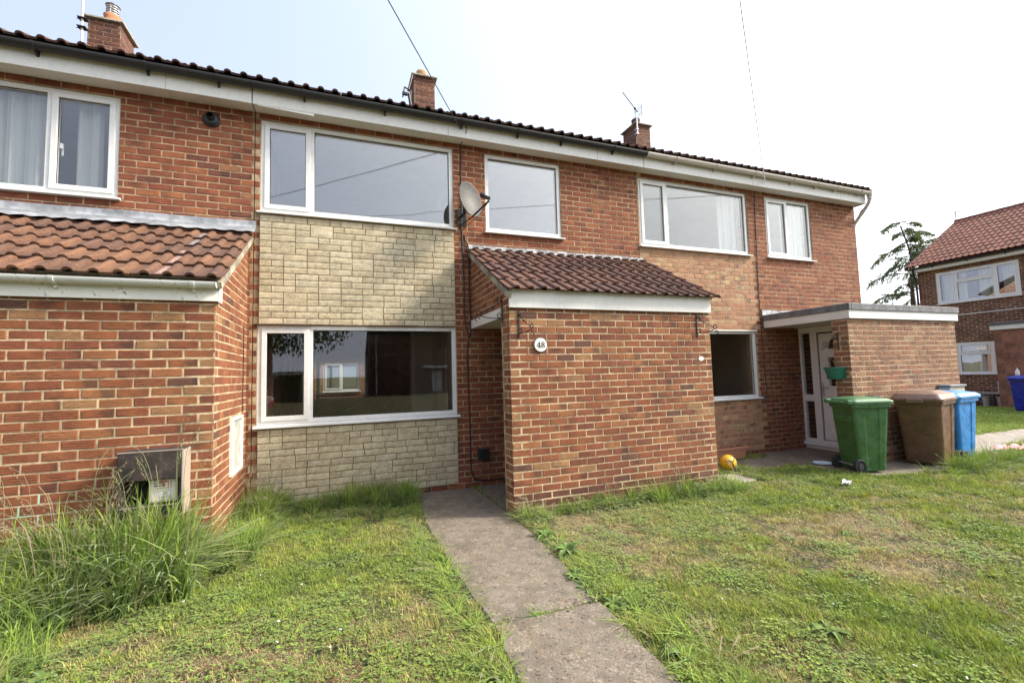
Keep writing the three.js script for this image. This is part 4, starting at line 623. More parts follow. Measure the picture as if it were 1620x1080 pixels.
{
  const o = thing('bottle', 'small white bottle left on top of the dark blue bin', 'bottle', [18.6, 1.075, -1.12]);
  mesh('bottle_body', [lathe([[0, 0], [0.045, 0], [0.048, 0.02], [0.048, 0.13], [0.02, 0.17], [0.018, 0.2], [0, 0.2]], 14)], whiteBoard, o); mesh('cap', [new THREE.CylinderGeometry(0.02, 0.02, 0.03, 12).translate(0, 0.215, 0)], std([0.35, 0.2, 0.3]), o);
  const m = thing('wall_box', 'weathered cream box with a grey lid fixed low on the flat roofed porch', 'meter box', [9.62, 0.0, 1.472]);
  mesh('box_body', [rbox(-0.22, 0.20, 0.60, 1.115, 0, 0.16, 0.008)], std([0.62, 0.56, 0.44], { map: specks, roughness: 0.7 }), m); mesh('box_lid', [rbox(-0.25, 0.22, 1.115, 1.15, 0, 0.185, 0.01)], std([0.22, 0.23, 0.24], { map: specks, roughness: 0.7 }), m); mesh('rust_patch', [prism([[-0.23, 1.0], [-0.14, 0.98], [-0.08, 0.93], [-0.16, 0.90], [-0.23, 0.93]], 0.16, 0.163)], rustM, m);
}
{ // football, pot, litter
  const o = thing('football', 'yellow football with black markings lying by the porch corner', 'ball', [5.40, 0.132, 0.82]);
  mesh('ball', new THREE.SphereGeometry(0.115, 32, 24), phys([0.72, 0.42, 0.02], { roughness: 0.35, clearcoat: 0.3 }), o);
  const q = V(-0.25, 0.25, 0.95).normalize(), arcs = [];
  for (let k = 0; k < 3; k++) { const base = new THREE.Quaternion().setFromUnitVectors(V(0, 0, 1), q), P = []; for (let i = 0; i <= 10; i++) { const t = i / 10 * 0.95, a = k * 2.09 + 0.5 + 0.5 * t * t; P.push(V(Math.sin(t) * Math.cos(a), Math.sin(t) * Math.sin(a), Math.cos(t)).multiplyScalar(0.1155).applyQuaternion(base).toArray()); } arcs.push(tube(P, 0.006, 16, 5)); const P2 = P.map(([x, y, z], i) => V(x, y, z).applyAxisAngle(q, 0.16 + 0.04 * i).toArray()); arcs.push(tube(P2, 0.004, 16, 5)); }
  mesh('marking', arcs, std([0.08, 0.07, 0.07]), o);
  const t = thing('planter_trough', 'terracotta plastic trough with dry soil below the ground floor window of the end house', 'planter', [6.0, 0.015, 0.17]);
  mesh('trough', [loft([[[-0.34, 0, -0.08], [-0.34, 0, 0.08], [0.34, 0, 0.08], [0.34, 0, -0.08]].reverse(), [[-0.39, 0.17, -0.1], [-0.39, 0.17, 0.1], [0.39, 0.17, 0.1], [0.39, 0.17, -0.1]].reverse()], false), prism([[-0.41, 0.165], [0.41, 0.165], [0.41, 0.205], [-0.41, 0.205]], -0.115, 0.115, [], 0.004)].slice(0, 1).concat([rbox(-0.41, 0.41, 0.165, 0.205, 0.095, 0.115, 0.004), rbox(-0.41, 0.41, 0.165, 0.205, -0.115, -0.095, 0.004), rbox(0.39, 0.41, 0.165, 0.204, -0.094, 0.094, 0.004), rbox(-0.41, -0.39, 0.165, 0.204, -0.094, 0.094, 0.004)]), std([0.38, 0.17, 0.10], { roughness: 0.6 }), t);
  mesh('soil', [box(-0.385, 0.385, 0.13, 0.17, -0.09, 0.09)], soilM, t);
  const st = []; for (let i = 0; i < 26; i++) { const x = rr(-0.36, 0.37), z = rr(-0.07, 0.07); st.push(tube([[x, 0.16, z], [x + rr(-0.03, 0.03), 0.21, z + rr(-0.02, 0.02)], [x + rr(-0.07, 0.07), rr(0.22, 0.32), z + rr(-0.04, 0.05)]], 0.003, 6, 4)); } mesh('dry_stem', st, std([0.16, 0.10, 0.06]), t);
  const l = thing('bowl', 'pale blue and white plastic lid lying on the concrete by the green bin', 'lid', [6.95, 0.022, 1.14]); mesh('disc', [lathe([[0, 0.01], [0.11, 0.008], [0.13, 0.022], [0.135, 0.02], [0.12, 0.0], [0, 0.0]], 24)], phys([0.55, 0.68, 0.80], { roughness: 0.35 }), l);
  const crumple = (s, m) => { const g = new THREE.PlaneGeometry(s, s * 0.6, 9, 6).rotateX(-Math.PI / 2), p = g.attributes.position; for (let i = 0; i < p.count; i++) p.setXYZ(i, p.getX(i) + rr(-0.012, 0.012), Math.abs(rr(0, m)) + 0.01, p.getZ(i) + rr(-0.012, 0.012)); g.computeVertexNormals(); return g; };
  const two = { side: THREE.DoubleSide };
  const w = mesh('litter', crumple(0.15, 0.05), std([0.82, 0.80, 0.78], two)); w.position.set(5.97, 0.03, 2.14); w.rotation.y = 0.5; tag(w, 'scrap of crumpled white wrapper on the lawn', 'litter');
  const c = mesh('cloth', crumple(0.62, 0.09), std([0.72, 0.30, 0.36], two)); c.position.set(10.55, 0.03, 1.93); c.rotation.y = -0.3; tag(c, 'pink cloth dropped beside the path at the right edge', 'cloth');
}

// ------------------------------------------------------------------ the house across the lawn
{
  const h = thing('brick_house', 'dark red brick house with a red tiled roof facing the lawn at right', 'house'), X = 21, Z = -4.55, T = -Math.PI / 2;
  const W1 = [0.55, 2.80, 3.65, 4.85], W2 = [0.55, 2.45, 1.06, 2.20];
  brickWall(h, { pos: [X, 0, Z], turn: T, outline: [[0, 0], [7, 0], [7, 5.2], [0, 5.2]], holes: [W1, W2], tones: 'dark' });
  mesh('gable_wall', [prism([[X, 0], [X + 7, 0], [X + 7, 5.2], [X + 3.5, 7.2], [X, 5.2]], Z, Z + 0.1)], std([0.24, 0.09, 0.06], { map: mortarMap }), h);
  mesh('rear_wall', [box(X + 6.9, X + 7, 0, 5.2, Z + 0.1, Z + 7), box(X + 0.25, X + 6.9, 0, 5.2, Z + 6.9, Z + 7)], std([0.24, 0.09, 0.06]), h);
  const lights = [[0.04, 0.225, 0.06, 0.94, 1], [0.27, 0.70, 0.06, 0.60, 0], [0.27, 0.70, 0.68, 0.94, 1], [0.745, 0.955, 0.06, 0.94, 1]];
  const cw = phys([0.72, 0.68, 0.58], { roughness: 1, transmission: 0.3, thickness: 0, side: THREE.DoubleSide });
  windowUnit(h, { x0: W1[0], x1: W1[1], y0: W1[2] + 0.035, y1: W1[3], pos: [X, 0, Z], turn: T, lights, frameW: 0.05, curtain: [[0.7, 1.35, 3.7, 4.8, cw, -0.2, 0.03, 5], [1.7, 2.15, 3.7, 4.8, cw, -0.2, 0.03, 5], [2.3, 2.7, 3.7, 4.8, cw, -0.25, 0.02, 4]] });
  windowUnit(h, { x0: W2[0], x1: W2[1], y0: W2[2] + 0.035, y1: W2[3], pos: [X, 0, Z], turn: T, lights, frameW: 0.05, curtain: [[0.6, 2.4, 1.1, 2.15, netM, -0.2, 0.03, 5]] });
  const r1 = mesh('room_wall', [box(0.3, 6.5, 2.6, 5.1, -3.6, -3.5), box(0.3, 6.5, 0, 2.5, -3.6, -3.5), box(0.3, 6.5, 2.5, 2.6, -3.5, -0.25)], plaster, h); r1.position.set(X, 0, Z); r1.rotation.y = T;
  roofSlope(h, { pos: [X - 0.32, 5.2, Z - 0.22], turn: T, width: 7.4, length: 4.35, pitch: 0.535, cols: 22, mats: tileRed, colRange: [0, 10], deckM: tileRed[0] });
  const b = mesh('rear_roof', [box(0, 7.4, 0, 4.35, -0.05, 0)], tileRed[0], h); b.position.set(X + 7.3, 5.2, Z + 7.2); b.rotation.set(-(Math.PI / 2 - 0.535), Math.PI / 2, 0, 'YXZ');
  mesh('ridge', [...Array(16).keys()].map((k) => new THREE.CylinderGeometry(0.115, 0.125, 0.46, 10).rotateX(Math.PI / 2).translate(X + 3.43, 7.40, Z + k * 0.45)), tileRed[1], h);
  mesh('verge', [box(0.0, 0.04, 0, 4.3, -0.1, 0.02)], tileRed[1], h).position.set(X - 0.32, 5.2, Z - 0.25); h.children.at(-1).rotation.set(-(Math.PI / 2 - 0.535), T, 0, 'YXZ');
  mesh('fascia', [rbox(X - 0.24, X - 0.22, 4.98, 5.13, Z - 0.2, Z + 7, 0.003), box(X - 0.22, X, 4.99, 5.0, Z - 0.2, Z + 7)], whiteBoard, h);
  const gt = gutter(h, 0, 7.2, 0, 0, gutterBlack, [0.8, 1.8, 2.8, 3.8], 0.06); gt.position.set(X - 0.31, 5.15, Z - 0.2); gt.rotation.y = T;
  mesh('downpipe', [tube([[X - 0.31, 5.10, Z + 0.02], [X - 0.26, 4.95, Z + 0.0], [X - 0.05, 4.7, Z - 0.04], [X - 0.04, 4.5, Z - 0.04], [X - 0.04, 0.2, Z - 0.04]], 0.036, 40, 8)], gutterBlack, h);
  mesh('conduit', [rod([X - 0.02, 3.2, Z + 0.3], [X - 0.02, 3.24, Z + 4.5], 0.018)], gutterGrey, h);
  mesh('porch', [box(X - 1.0, X - 0.01, 0, 2.52, Z + 2.42, Z + 4.5)], std([0.27, 0.12, 0.075], { map: mortarMap }), h);
  mesh('porch_fascia', [rbox(X - 1.06, X - 0.01, 2.52, 2.66, Z + 2.36, Z + 4.5, 0.004)], whiteBoard, h); mesh('porch_roof', [rbox(X - 1.09, X - 0.01, 2.662, 2.75, Z + 2.33, Z + 4.5, 0.008)], std([0.10, 0.10, 0.11]), h);
  finishBricks(h, 0);
  const a = thing('tv_aerial', 'small aerial on a thin pole behind the red tiled roof', 'aerial', [25.2, 6.2, -5.1]);
  mesh('pole', [rod([0, 0, 0], [0, 1.9, 0], 0.022)], steelM, a); mesh('aerial_head', [rod([0, 1.86, -0.3], [0, 1.8, 0.3], 0.014), ...[...Array(9).keys()].map((k) => rod([-0.14, 1.86 - k * 0.008, -0.3 + k * 0.075], [0.14, 1.86 - k * 0.008, -0.3 + k * 0.075], 0.007, 4)), ...[...Array(5).keys()].map((k) => rod([-0.1, 1.70 + k * 0.06, 0.18], [0.1, 1.70 + k * 0.06, 0.18], 0.008, 4))], steelM, a);
  const t = thing('bench', 'low grey garden bench against the house across the lawn', 'bench', [20.45, 0, -2.75]);
  mesh('seat', [rbox(-0.2, 0.2, 0.42, 0.47, -0.72, 0.80, 0.008)], std([0.30, 0.29, 0.27], { map: specks }), t); for (const [x, z] of [[-0.15, -0.6], [0.15, -0.6], [-0.15, 0.35], [0.15, 0.35]]) mesh('leg', [rbox(x - 0.025, x + 0.025, 0, 0.42, z - 0.025, z + 0.025, 0.004)], ironM, t); mesh('end_panel', [rbox(0.1, 0.16, 0.47, 0.85, 0.36, 0.8, 0.006)], std([0.33, 0.33, 0.33]), t);
  const pot = (z, r, hh, c, label) => { const q = thing('plant_pot', label, 'plant pot', [20.45, 0, z]); mesh('pot', [lathe([[0, 0], [r * 0.72, 0], [r, hh], [r * 1.06, hh], [r * 1.06, hh * 0.86], [r * 0.95, hh * 0.86]], 18), lathe([[0, hh * 0.8], [r * 0.95, hh * 0.8]], 18)], std(c, { side: THREE.DoubleSide }), q); };
  pot(-2.98, 0.15, 0.36, [0.16, 0.11, 0.08], 'brown pot in the middle under the grey garden bench'); pot(-2.66, 0.11, 0.33, [0.34, 0.34, 0.33], 'pale grey pot under the grey garden bench'); pot(-2.28, 0.12, 0.34, [0.42, 0.38, 0.32], 'cream pot under the right end of the grey garden bench');
}
{ // aerials of the terrace
  const o = thing('tv_aerial', 'yagi aerial on the right hand chimney pointing left', 'aerial', [7.325, 7.7, -3.42]);
  mesh('mast', [rod([0, 0, 0], [-0.01, 0.68, 0], 0.016), rbox(-0.03, 0.03, 0.12, 0.15, -0.08, 0.02, 0.003), rbox(-0.03, 0.03, 0.0, 0.03, -0.08, 0.02, 0.003)], steelM, o);
  const A = V(0.04, 0.60, 0), B = V(-0.62, 0.83, 0.30), d = B.clone().sub(A), side = V(0.35, 0.25, 0.9).normalize(), els = []; for (let k = 0; k < 9; k++) { const c = A.clone().addScaledVector(d, 0.28 + k * 0.09), L = 0.1 - k * 0.004; els.push(rod(c.clone().addScaledVector(side, -L).toArray(), c.clone().addScaledVector(side, L).toArray(), 0.005, 4)); }
  mesh('boom', [rod(A.toArray(), B.toArray(), 0.011)], ironM, o); mesh('director', els, steelM, o);
  const up = V(-0.1, 1, 0.1).normalize(), ref = []; for (let k = -2; k <= 2; k++) for (const s of [-1, 1]) { const c = A.clone().addScaledVector(up, s * 0.075 + k * 0.026).addScaledVector(V(0.02, 0, 0), Math.abs(s)); ref.push(rod(c.clone().addScaledVector(side, -0.13).toArray(), c.clone().addScaledVector(side, 0.13).toArray(), 0.005, 4)); }
  for (const s of [-1, 1]) ref.push(rod(A.clone().addScaledVector(side, s * 0.12).addScaledVector(up, -0.13).toArray(), A.clone().addScaledVector(side, s * 0.12).addScaledVector(up, 0.13).toArray(), 0.005, 4)); mesh('reflector', ref, ironM, o); mesh('dipole', [new THREE.SphereGeometry(0.035, 10, 8).translate(A.x - 0.12, A.y + 0.05, A.z + 0.05)], blackM, o);
  const p = thing('aerial_pole', 'tall pale pole strapped to the left chimney', 'pole', [-4.09, 7.0, -3.36]); mesh('pole', [rod([0, 0, 0], [-0.01, 2.1, 0.02], 0.019, 8)], std([0.62, 0.58, 0.55], { roughness: 0.5 }), p);
  mesh('clamp', [rbox(-0.06, 0.06, 0.62, 0.64, -0.06, 0.06, 0.004), rbox(-0.06, 0.06, 0.78, 0.80, -0.06, 0.06, 0.004), rod([-0.09, 0.63, -0.02], [0.06, 0.62, 0.0], 0.008), rod([-0.09, 0.80, -0.02], [0.06, 0.77, 0.0], 0.008)], ironM, p);
  const s = thing('aerial_bracket', 'small black aerial lying against the middle chimney above the gutter', 'aerial', [1.28, 6.98, -2.9]); mesh('bracket', [rbox(-0.07, 0.04, 0.25, 0.31, -0.03, 0.03, 0.01), rod([-0.06, 0.2, 0], [-0.02, 0.42, 0], 0.016), rod([-0.02, 0.42, 0], [0.1, 0.36, 0], 0.016), rod([0.1, 0.36, 0], [0.08, 0.0, 0], 0.02), rod([0.06, 0.3, 0], [0.1, 0.05, 0], 0.03)], blackM, s); mesh('whip', [rod([0.06, 0.36, 0], [0.15, 0.72, 0], 0.004, 4)], steelM, s);
}

// ------------------------------------------------------------------ trees
{ // thin cedar beyond the end of the terrace: drooping branches with hanging sprays
  const t = thing('cedar_tree', 'sparse cedar with long drooping branches beyond the end of the terrace', 'tree', [26, 0, -7.35]);
  mesh('trunk', [new THREE.TubeGeometry(new THREE.CatmullRomCurve3([V(0, 0, 0), V(0, 2.5, 0.02), V(0, 4.6, -0.02), V(0, 6.2, 0.12), V(0, 7.4, -0.05), V(0, 8.3, -0.25)]), 30, 0.038, 8), new THREE.CylinderGeometry(0.04, 0.16, 3.4, 10).translate(0, 4.6, 0.0), new THREE.CylinderGeometry(0.16, 0.27, 3.0, 10).translate(0, 1.5, 0.0)], barkM, t);
  const limbs = [], P = [], leaf = (c, d, L, w) => { const s = V(rr(-1, 1), rr(-0.4, 0.4), rr(-1, 1)).cross(d).normalize().multiplyScalar(w), e = c.clone().addScaledVector(d, L), m = c.clone().addScaledVector(d, L * 0.4); P.push(...c.toArray(), ...m.clone().add(s).toArray(), ...e.toArray(), ...c.toArray(), ...e.toArray(), ...m.clone().sub(s).toArray()); };
  const spray = (c, dir, n, sz) => { for (let i = 0; i < n; i++) { const d = V(dir.x + rr(-0.5, 0.5), dir.y + rr(-1.1, 0.15), dir.z + rr(-0.5, 0.5)).normalize(); leaf(c.clone().add(V(rr(-0.06, 0.06), rr(-0.05, 0.04), rr(-0.06, 0.06))), d, sz * rr(0.5, 1.1), sz * 0.10); } };
  const branch = (y, ang, L, rise, droop, dens = 1) => { droop *= 0.75;
    const d = V(Math.cos(ang), 0, Math.sin(ang)), pts = []; for (let i = 0; i <= 7; i++) { const q = i / 7; pts.push(V(d.x * L * q, y + rise * Math.sin(q * 2.2) - droop * q ** 2.4, d.z * L * q)); }
    const cv = new THREE.CatmullRomCurve3(pts); limbs.push(new THREE.TubeGeometry(cv, 14, 0.028, 4));
    const nt = Math.round(L * 11 * dens) + 3; for (let i = 0; i < nt; i++) { const q = 0.15 + 0.85 * (i + rnd()) / nt, p = cv.getPoint(Math.min(q, 1)), g = cv.getTangent(Math.min(q, 1)), sg = i % 2 ? 1 : -1, l = (0.18 + 0.5 * (1.1 - q)) * Math.min(1, L * 0.8) * rr(0.8, 1.5), e = V(g.x * 0.7 - d.z * sg * 0.7, g.y - rr(0.0, 0.9), g.z * 0.7 + d.x * sg * 0.7).normalize(); limbs.push(rod(p.toArray(), p.clone().addScaledVector(e, l).toArray(), 0.008, 3)); for (let k = 0; k < 9; k++) spray(p.clone().addScaledVector(e, l * (0.05 + 1.0 * rnd())), e, 3, 0.16); }
  };
  const left = -Math.PI / 2; // toward -z, left in the picture
  for (const [y, a, L, r, dr, dn] of [[8.42, left, 1.0, 0.12, 0.30, 0.8], [8.3, 1.2, 0.5, 0.05, 0.2, 1], [7.75, 1.6, 0.9, 0.12, 0.35, 1], [7.4, left + 0.3, 0.7, 0.05, 0.3, 1], [7.0, left - 0.1, 1.55, 0.22, 0.75, 0.8], [6.9, 1.3, 1.5, 0.5, 0.3, 1.2], [6.7, left + 0.6, 1.1, 0.15, 0.5, 1], [6.6, 1.9, 1.2, 0.25, 0.2, 1.6], [6.5, 0.7, 1.1, 0.2, 0.2, 1.4], [6.2, left - 0.6, 0.9, 0.15, 0.35, 0.9], [5.85, left, 1.85, 0.22, 0.45, 0.8], [5.7, 0.9, 1.0, 0.1, 0.3, 1], [5.3, left + 0.5, 1.2, 0.2, 0.6, 0.6], [4.75, left - 0.05, 1.9, 0.35, 0.75, 1.1], [4.6, left + 0.8, 1.2, 0.1, 0.8, 1.0], [4.2, left + 0.1, 1.2, -0.1, 0.9, 0.4], [3.6, left - 0.4, 0.8, 0, 0.9, 0.4], [7.9, 0.2, 0.6, 0.1, 0.3, 1], [6.0, -0.4, 1.2, 0.2, 0.5, 1], [5.0, 1.4, 1.2, 0.2, 0.5, 1]]) branch(y, a, L, r, dr, dn);
  for (let k = 0; k < 17; k++) { const y = rr(4.6, 8.3); branch(y, rr(0, 6.283), rr(0.35, 0.75) * (1.6 - (y - 4.6) * 0.22), rr(0.05, 0.2), rr(0.2, 0.5), 1.1); }
  mesh('limb', limbs, barkM, t);
  const g = new THREE.BufferGeometry(); g.setAttribute('position', new THREE.Float32BufferAttribute(P, 3)); g.computeVertexNormals(); mesh('crown', metreUV(g), leafMat([0.12, 0.17, 0.045], 0.45), t);
}
function leafyTree(label, pos, hgt, rad, weep, n, c) { // only met in the window panes
  const t = thing('broadleaf_tree', label, 'tree', pos); mesh('trunk', [new THREE.CylinderGeometry(0.1, 0.26, hgt * 0.6, 9).translate(0, hgt * 0.3, 0), rod([0, hgt * 0.5, 0], [rad * 0.5, hgt * 0.75, 0.3], 0.08), rod([0, hgt * 0.45, 0], [-rad * 0.5, hgt * 0.7, -0.2], 0.08)], barkM, t);
  const P = []; for (let k = 0; k < n; k++) { const b = V(rr(-1, 1), rr(-1, 1), rr(-1, 1)); if (b.length() > 1) continue; const cl = vnoise(b.x * 3 + 9, b.y * 3 + 5, 0, 0, 3) + vnoise(b.z * 3 + 2, b.y * 3, 0, 0, 4); if (cl < 0.85) continue; const p = V(b.x * rad, hgt * 0.68 + b.y * hgt * 0.34 - weep * rnd() * Math.hypot(b.x, b.z), b.z * rad), L = rr(0.12, 0.24), d = V(rr(-1, 1), rr(-1.6, 0.2) - weep, rr(-1, 1)).normalize(), s = V(rr(-1, 1), rr(-1, 1), rr(-1, 1)).cross(d).normalize().multiplyScalar(L * 0.3), e = p.clone().addScaledVector(d, L); P.push(...p.toArray(), ...p.clone().lerp(e, 0.5).add(s).toArray(), ...e.toArray(), ...p.toArray(), ...e.toArray(), ...p.clone().lerp(e, 0.5).sub(s).toArray()); }
  const g = new THREE.BufferGeometry(); g.setAttribute('position', new THREE.Float32BufferAttribute(P, 3)); g.computeVertexNormals(); mesh('crown', metreUV(g), leafMat(c, 0.25), t);
}
leafyTree('weeping green tree across the street, seen reflected in the window panes', [-3.4, 0, 21], 9.0, 4.5, 1.2, 26000, [0.05, 0.085, 0.02]);
leafyTree('dense green tree beside the hedge across the street, seen reflected in the window panes', [-8.5, 0, 18], 6.5, 3.3, 0.4, 16000, [0.05, 0.085, 0.02]);
leafyTree('round green tree far down the street, seen reflected in the window panes', [-16, 0, 27], 8, 4, 0.2, 9000, [0.045, 0.08, 0.02]);

// ------------------------------------------------------------------ across the street, met only in the window panes
{
  const o = thing('brick_house', 'brick house with grey tiled gable across the street, seen reflected in the windows', 'house', [2.4, 0, 33]), bm = std([0.17, 0.08, 0.05], { map: mortarMap, roughness: 0.9 }), tm = std([0.10, 0.075, 0.06]);
  mesh('wall', [box(0, 24, 0, 5.0, 0, 7), prism([[0, 5], [7, 5], [3.5, 7.0]], 0, 0.2).rotateY(-Math.PI / 2).translate(0.2, 0, 0)], bm, o);
  mesh('roof', [box(-0.3, 24.3, 0, 4.2, 0, 0.12)].map((g) => g.rotateX(-(Math.PI / 2 - 0.52)).scale(1, 1, -1).translate(0, 4.95, -0.3)).concat([box(-0.3, 24.3, 6.9, 7.0, 3.3, 3.7)]), tm, o);
  for (const [x, y] of [[1.2, 3.4], [6.2, 3.4], [10.5, 3.4], [15, 3.4], [1.2, 0.9], [7.8, 0.9], [15, 0.9]]) windowUnit(o, { x0: -x - 2.2, x1: -x, y0: y, y1: y + 1.25, turn: Math.PI, lights: [[0.04, 0.47, 0.05, 0.95, 0], [0.53, 0.96, 0.05, 0.95, 0]] });
  mesh('canopy', [rbox(4.2, 7.4, 2.25, 2.45, -1.0, -0.01, 0.01)], whiteBoard, o); mesh('door', [rbox(5.0, 5.9, 0.05, 2.1, -0.05, -0.005, 0.01)], upvc, o); mesh('downpipe', [rod([0.5, 0.1, -0.08], [0.5, 4.9, -0.08], 0.05)], whiteBoard, o);
  const hd = thing('hedge', 'clipped dark hedge across the street, seen reflected in the windows', 'hedge', [-14, 0, 26]); { const P = []; for (let k = 0; k < 9000; k++) { const p = V(rr(0, 12), 0, 0); const f = Math.floor(rr(0, 3)); p.y = f === 0 ? 1.9 + rr(-0.08, 0.08) : rr(0.05, 1.9); p.z = f === 0 ? rr(0, 1) : f === 1 ? rr(-0.08, 0.08) : 1 + rr(-0.08, 0.08); const d = V(rr(-1, 1), rr(-0.5, 1), rr(-1, 1)).normalize().multiplyScalar(rr(0.06, 0.12)), s = V(rr(-1, 1), rr(-1, 1), rr(-1, 1)).multiplyScalar(0.04); P.push(...p.toArray(), ...p.clone().add(d).add(s).toArray(), ...p.clone().add(d).sub(s).toArray()); } const g = new THREE.BufferGeometry(); g.setAttribute('position', new THREE.Float32BufferAttribute(P, 3)); g.computeVertexNormals(); mesh('foliage', [metreUV(g)], leafMat([0.045, 0.08, 0.02], 0.2), hd); mesh('stem_mass', [box(0.1, 11.9, 0, 1.8, 0.1, 0.9)], std([0.03, 0.04, 0.015]), hd); }
  const hf = thing('brick_outhouse', 'brick outhouse with a white window seen through the back of the clad house', 'shed', [0, 0, -9.6]);
  brickWall(hf, { outline: [[-2.6, 0], [2.6, 0], [2.6, 2.3], [-2.6, 2.3]], holes: [[-0.45, 0.65, 1.1, 2.05]], tones: 'rustic' });
  windowUnit(hf, { x0: -0.45, x1: 0.65, y0: 1.135, y1: 2.05, lights: [[0.05, 0.47, 0.06, 0.94, 1], [0.53, 0.95, 0.06, 0.94, 0]] }); mesh('back_board', [box(-2.6, 2.6, 0, 2.3, -1.4, -1.35)], plasterDim, hf); mesh('fascia', [rbox(-2.7, 2.7, 2.3, 2.5, -1.5, 0.15, 0.01)], std([0.45, 0.43, 0.47]), hf); finishBricks(hf, 60);
}
function car(label, pos, turn, c) { // parked across the street, met only in the window panes
  const o = thing('parked_car', label, 'car', pos, turn), paint = phys(c, { roughness: 0.3, clearcoat: 1, clearcoatRoughness: 0.05 }), gl = phys([0.03, 0.03, 0.035], { roughness: 0.05, clearcoat: 1 });
  const side = [[-2.0, 0.35], [-1.62, 0.30], [-1.0, 0.30], [1.0, 0.30], [1.7, 0.30], [2.02, 0.36], [2.05, 0.62], [1.9, 0.80], [1.15, 0.93], [0.55, 1.36], [0.1, 1.47], [-1.1, 1.46], [-1.55, 1.32], [-1.93, 0.95], [-2.05, 0.7]];
  mesh('body', [prism(side, -0.82, 0.82, [], 0.06)], paint, o);
  for (const z of [-0.825, 0.822]) mesh('side_window', [prism([[0.95, 0.97], [0.5, 1.31], [0.1, 1.40], [-1.05, 1.39], [-1.45, 1.25], [-1.55, 0.98]], z, z + 0.004)], gl, o);
  mesh('rear_window', [rbox(-0.6, 0.6, -0.17, 0.17, -0.004, 0.004, 0.003).rotateX(-0.9).rotateY(-Math.PI / 2).translate(-1.765, 1.16, 0)], gl, o); mesh('windscreen', [rbox(-0.64, 0.64, -0.33, 0.33, -0.004, 0.004, 0.003).rotateX(-1.0).rotateY(Math.PI / 2).translate(0.87, 1.165, 0)], gl, o);
  for (const x of [-1.28, 1.3]) for (const z of [-0.74, 0.74]) { const w = mesh('wheel', [new THREE.CylinderGeometry(0.31, 0.31, 0.2, 24).rotateX(Math.PI / 2)], blackM, o); w.position.set(x, 0.31, z); mesh('rim', [new THREE.CylinderGeometry(0.19, 0.19, 0.21, 16).rotateX(Math.PI / 2)], steelM, w); }
  for (const z of [-0.66, 0.66]) { mesh('tail_light', [rbox(-2.06, -1.96, 0.80, 0.98, z - 0.12, z + 0.12, 0.02)], std([0.3, 0.01, 0.01], { roughness: 0.3 }), o); mesh('headlight', [rbox(1.88, 2.02, 0.62, 0.76, z - 0.14, z + 0.14, 0.02)], steelM, o); }
}
car('red parked hatchback across the street, seen reflected in the window', [-4.6, 0, 15.5], 0.5, [0.35, 0.015, 0.015]);
car('dark blue parked hatchback across the street, nearer than the red one', [-4.5, 0, 12.6], 0.2, [0.02, 0.05, 0.18]);

// ------------------------------------------------------------------ grass and weeds
function inPoly(x, z, p) { let c = false; for (let i = 0, j = p.length - 1; i < p.length; j = i++) if ((p[i][1] > z) !== (p[j][1] > z) && x < ((p[j][0] - p[i][0]) * (z - p[i][1])) / (p[j][1] - p[i][1]) + p[i][0]) c = !c; return c; }
const BARE = [PATH, [[0.87, 3.37], [1.615, 3.37], [1.565, 4.0], [1.50, 5.2], [0.78, 5.2], [0.82, 4.0]], [[9.9, 0.62], [16, 0.60], [16, 1.2], [12.1, 1.38], [11.1, 1.47], [10.75, 2.0], [9.7, 1.9]], [[6.95, 0.02], [10.0, 0.02], [10.0, 2.05], [8.6, 2.2], [7.3, 2.1], [6.75, 1.9], [6.55, 1.0]], [[5.85, 0.28], [6.9, 0.30], [6.52, 0.98], [5.8, 0.9]], [[4.95, 0.98], [5.30, 1.02], [5.28, 1.42], [4.9, 1.42]],
  [[-9, -8], [10.07, -8], [10.07, 0.01], [-9, 0.01]], [[-3.9, -1], [-1.0, -1], [-1.0, 1.475], [-3.9, 1.475]], [[1.74, -1], [4.565, -1], [4.565, 1.475], [1.74, 1.475]], [[7.26, -1], [10.07, -1], [10.07, 1.475], [7.26, 1.475]], [[19.95, -8], [40, -8], [40, 8], [19.95, 8]]];
const bare = (x, z) => BARE.some((p) => inPoly(x, z, p));
const inView = (x, y, z, m = 1.06) => { const q = V(x, y, z).project(camera); return q.z < 1 && Math.abs(q.x) < m && Math.abs(q.y) < m; };
function bladesGeometry(list, segs) { // [x, z, angle, lean, length, width, curl]
  const P = [], tri = (a, b, c) => P.push(...a, ...b, ...c);
  for (const [x, z, a, lean, L, w, curl] of list) {
    const dx = Math.cos(a), dz = Math.sin(a), sx = -dz * w / 2, sz = dx * w / 2; let th = lean, px = x, py = -0.005, pz = z, prev = [[px - sx, py, pz - sz], [px + sx, py, pz + sz]];
    for (let i = 1; i <= segs; i++) { px += dx * Math.sin(th) * L / segs; pz += dz * Math.sin(th) * L / segs; py += Math.cos(th) * L / segs; th += curl / segs; const k = i === segs ? 0 : 1 - 0.55 * i / segs, cur = [[px - sx * k, py, pz - sz * k], [px + sx * k, py, pz + sz * k]]; tri(prev[0], prev[1], cur[1]); if (i < segs) tri(prev[0], cur[1], cur[0]); prev = cur; }
  }
  const g = new THREE.BufferGeometry(); g.setAttribute('position', new THREE.Float32BufferAttribute(P, 3)); g.computeVertexNormals(); return metreUV(g);
}
const grassM = leafMat([1, 1, 1], 0.3);
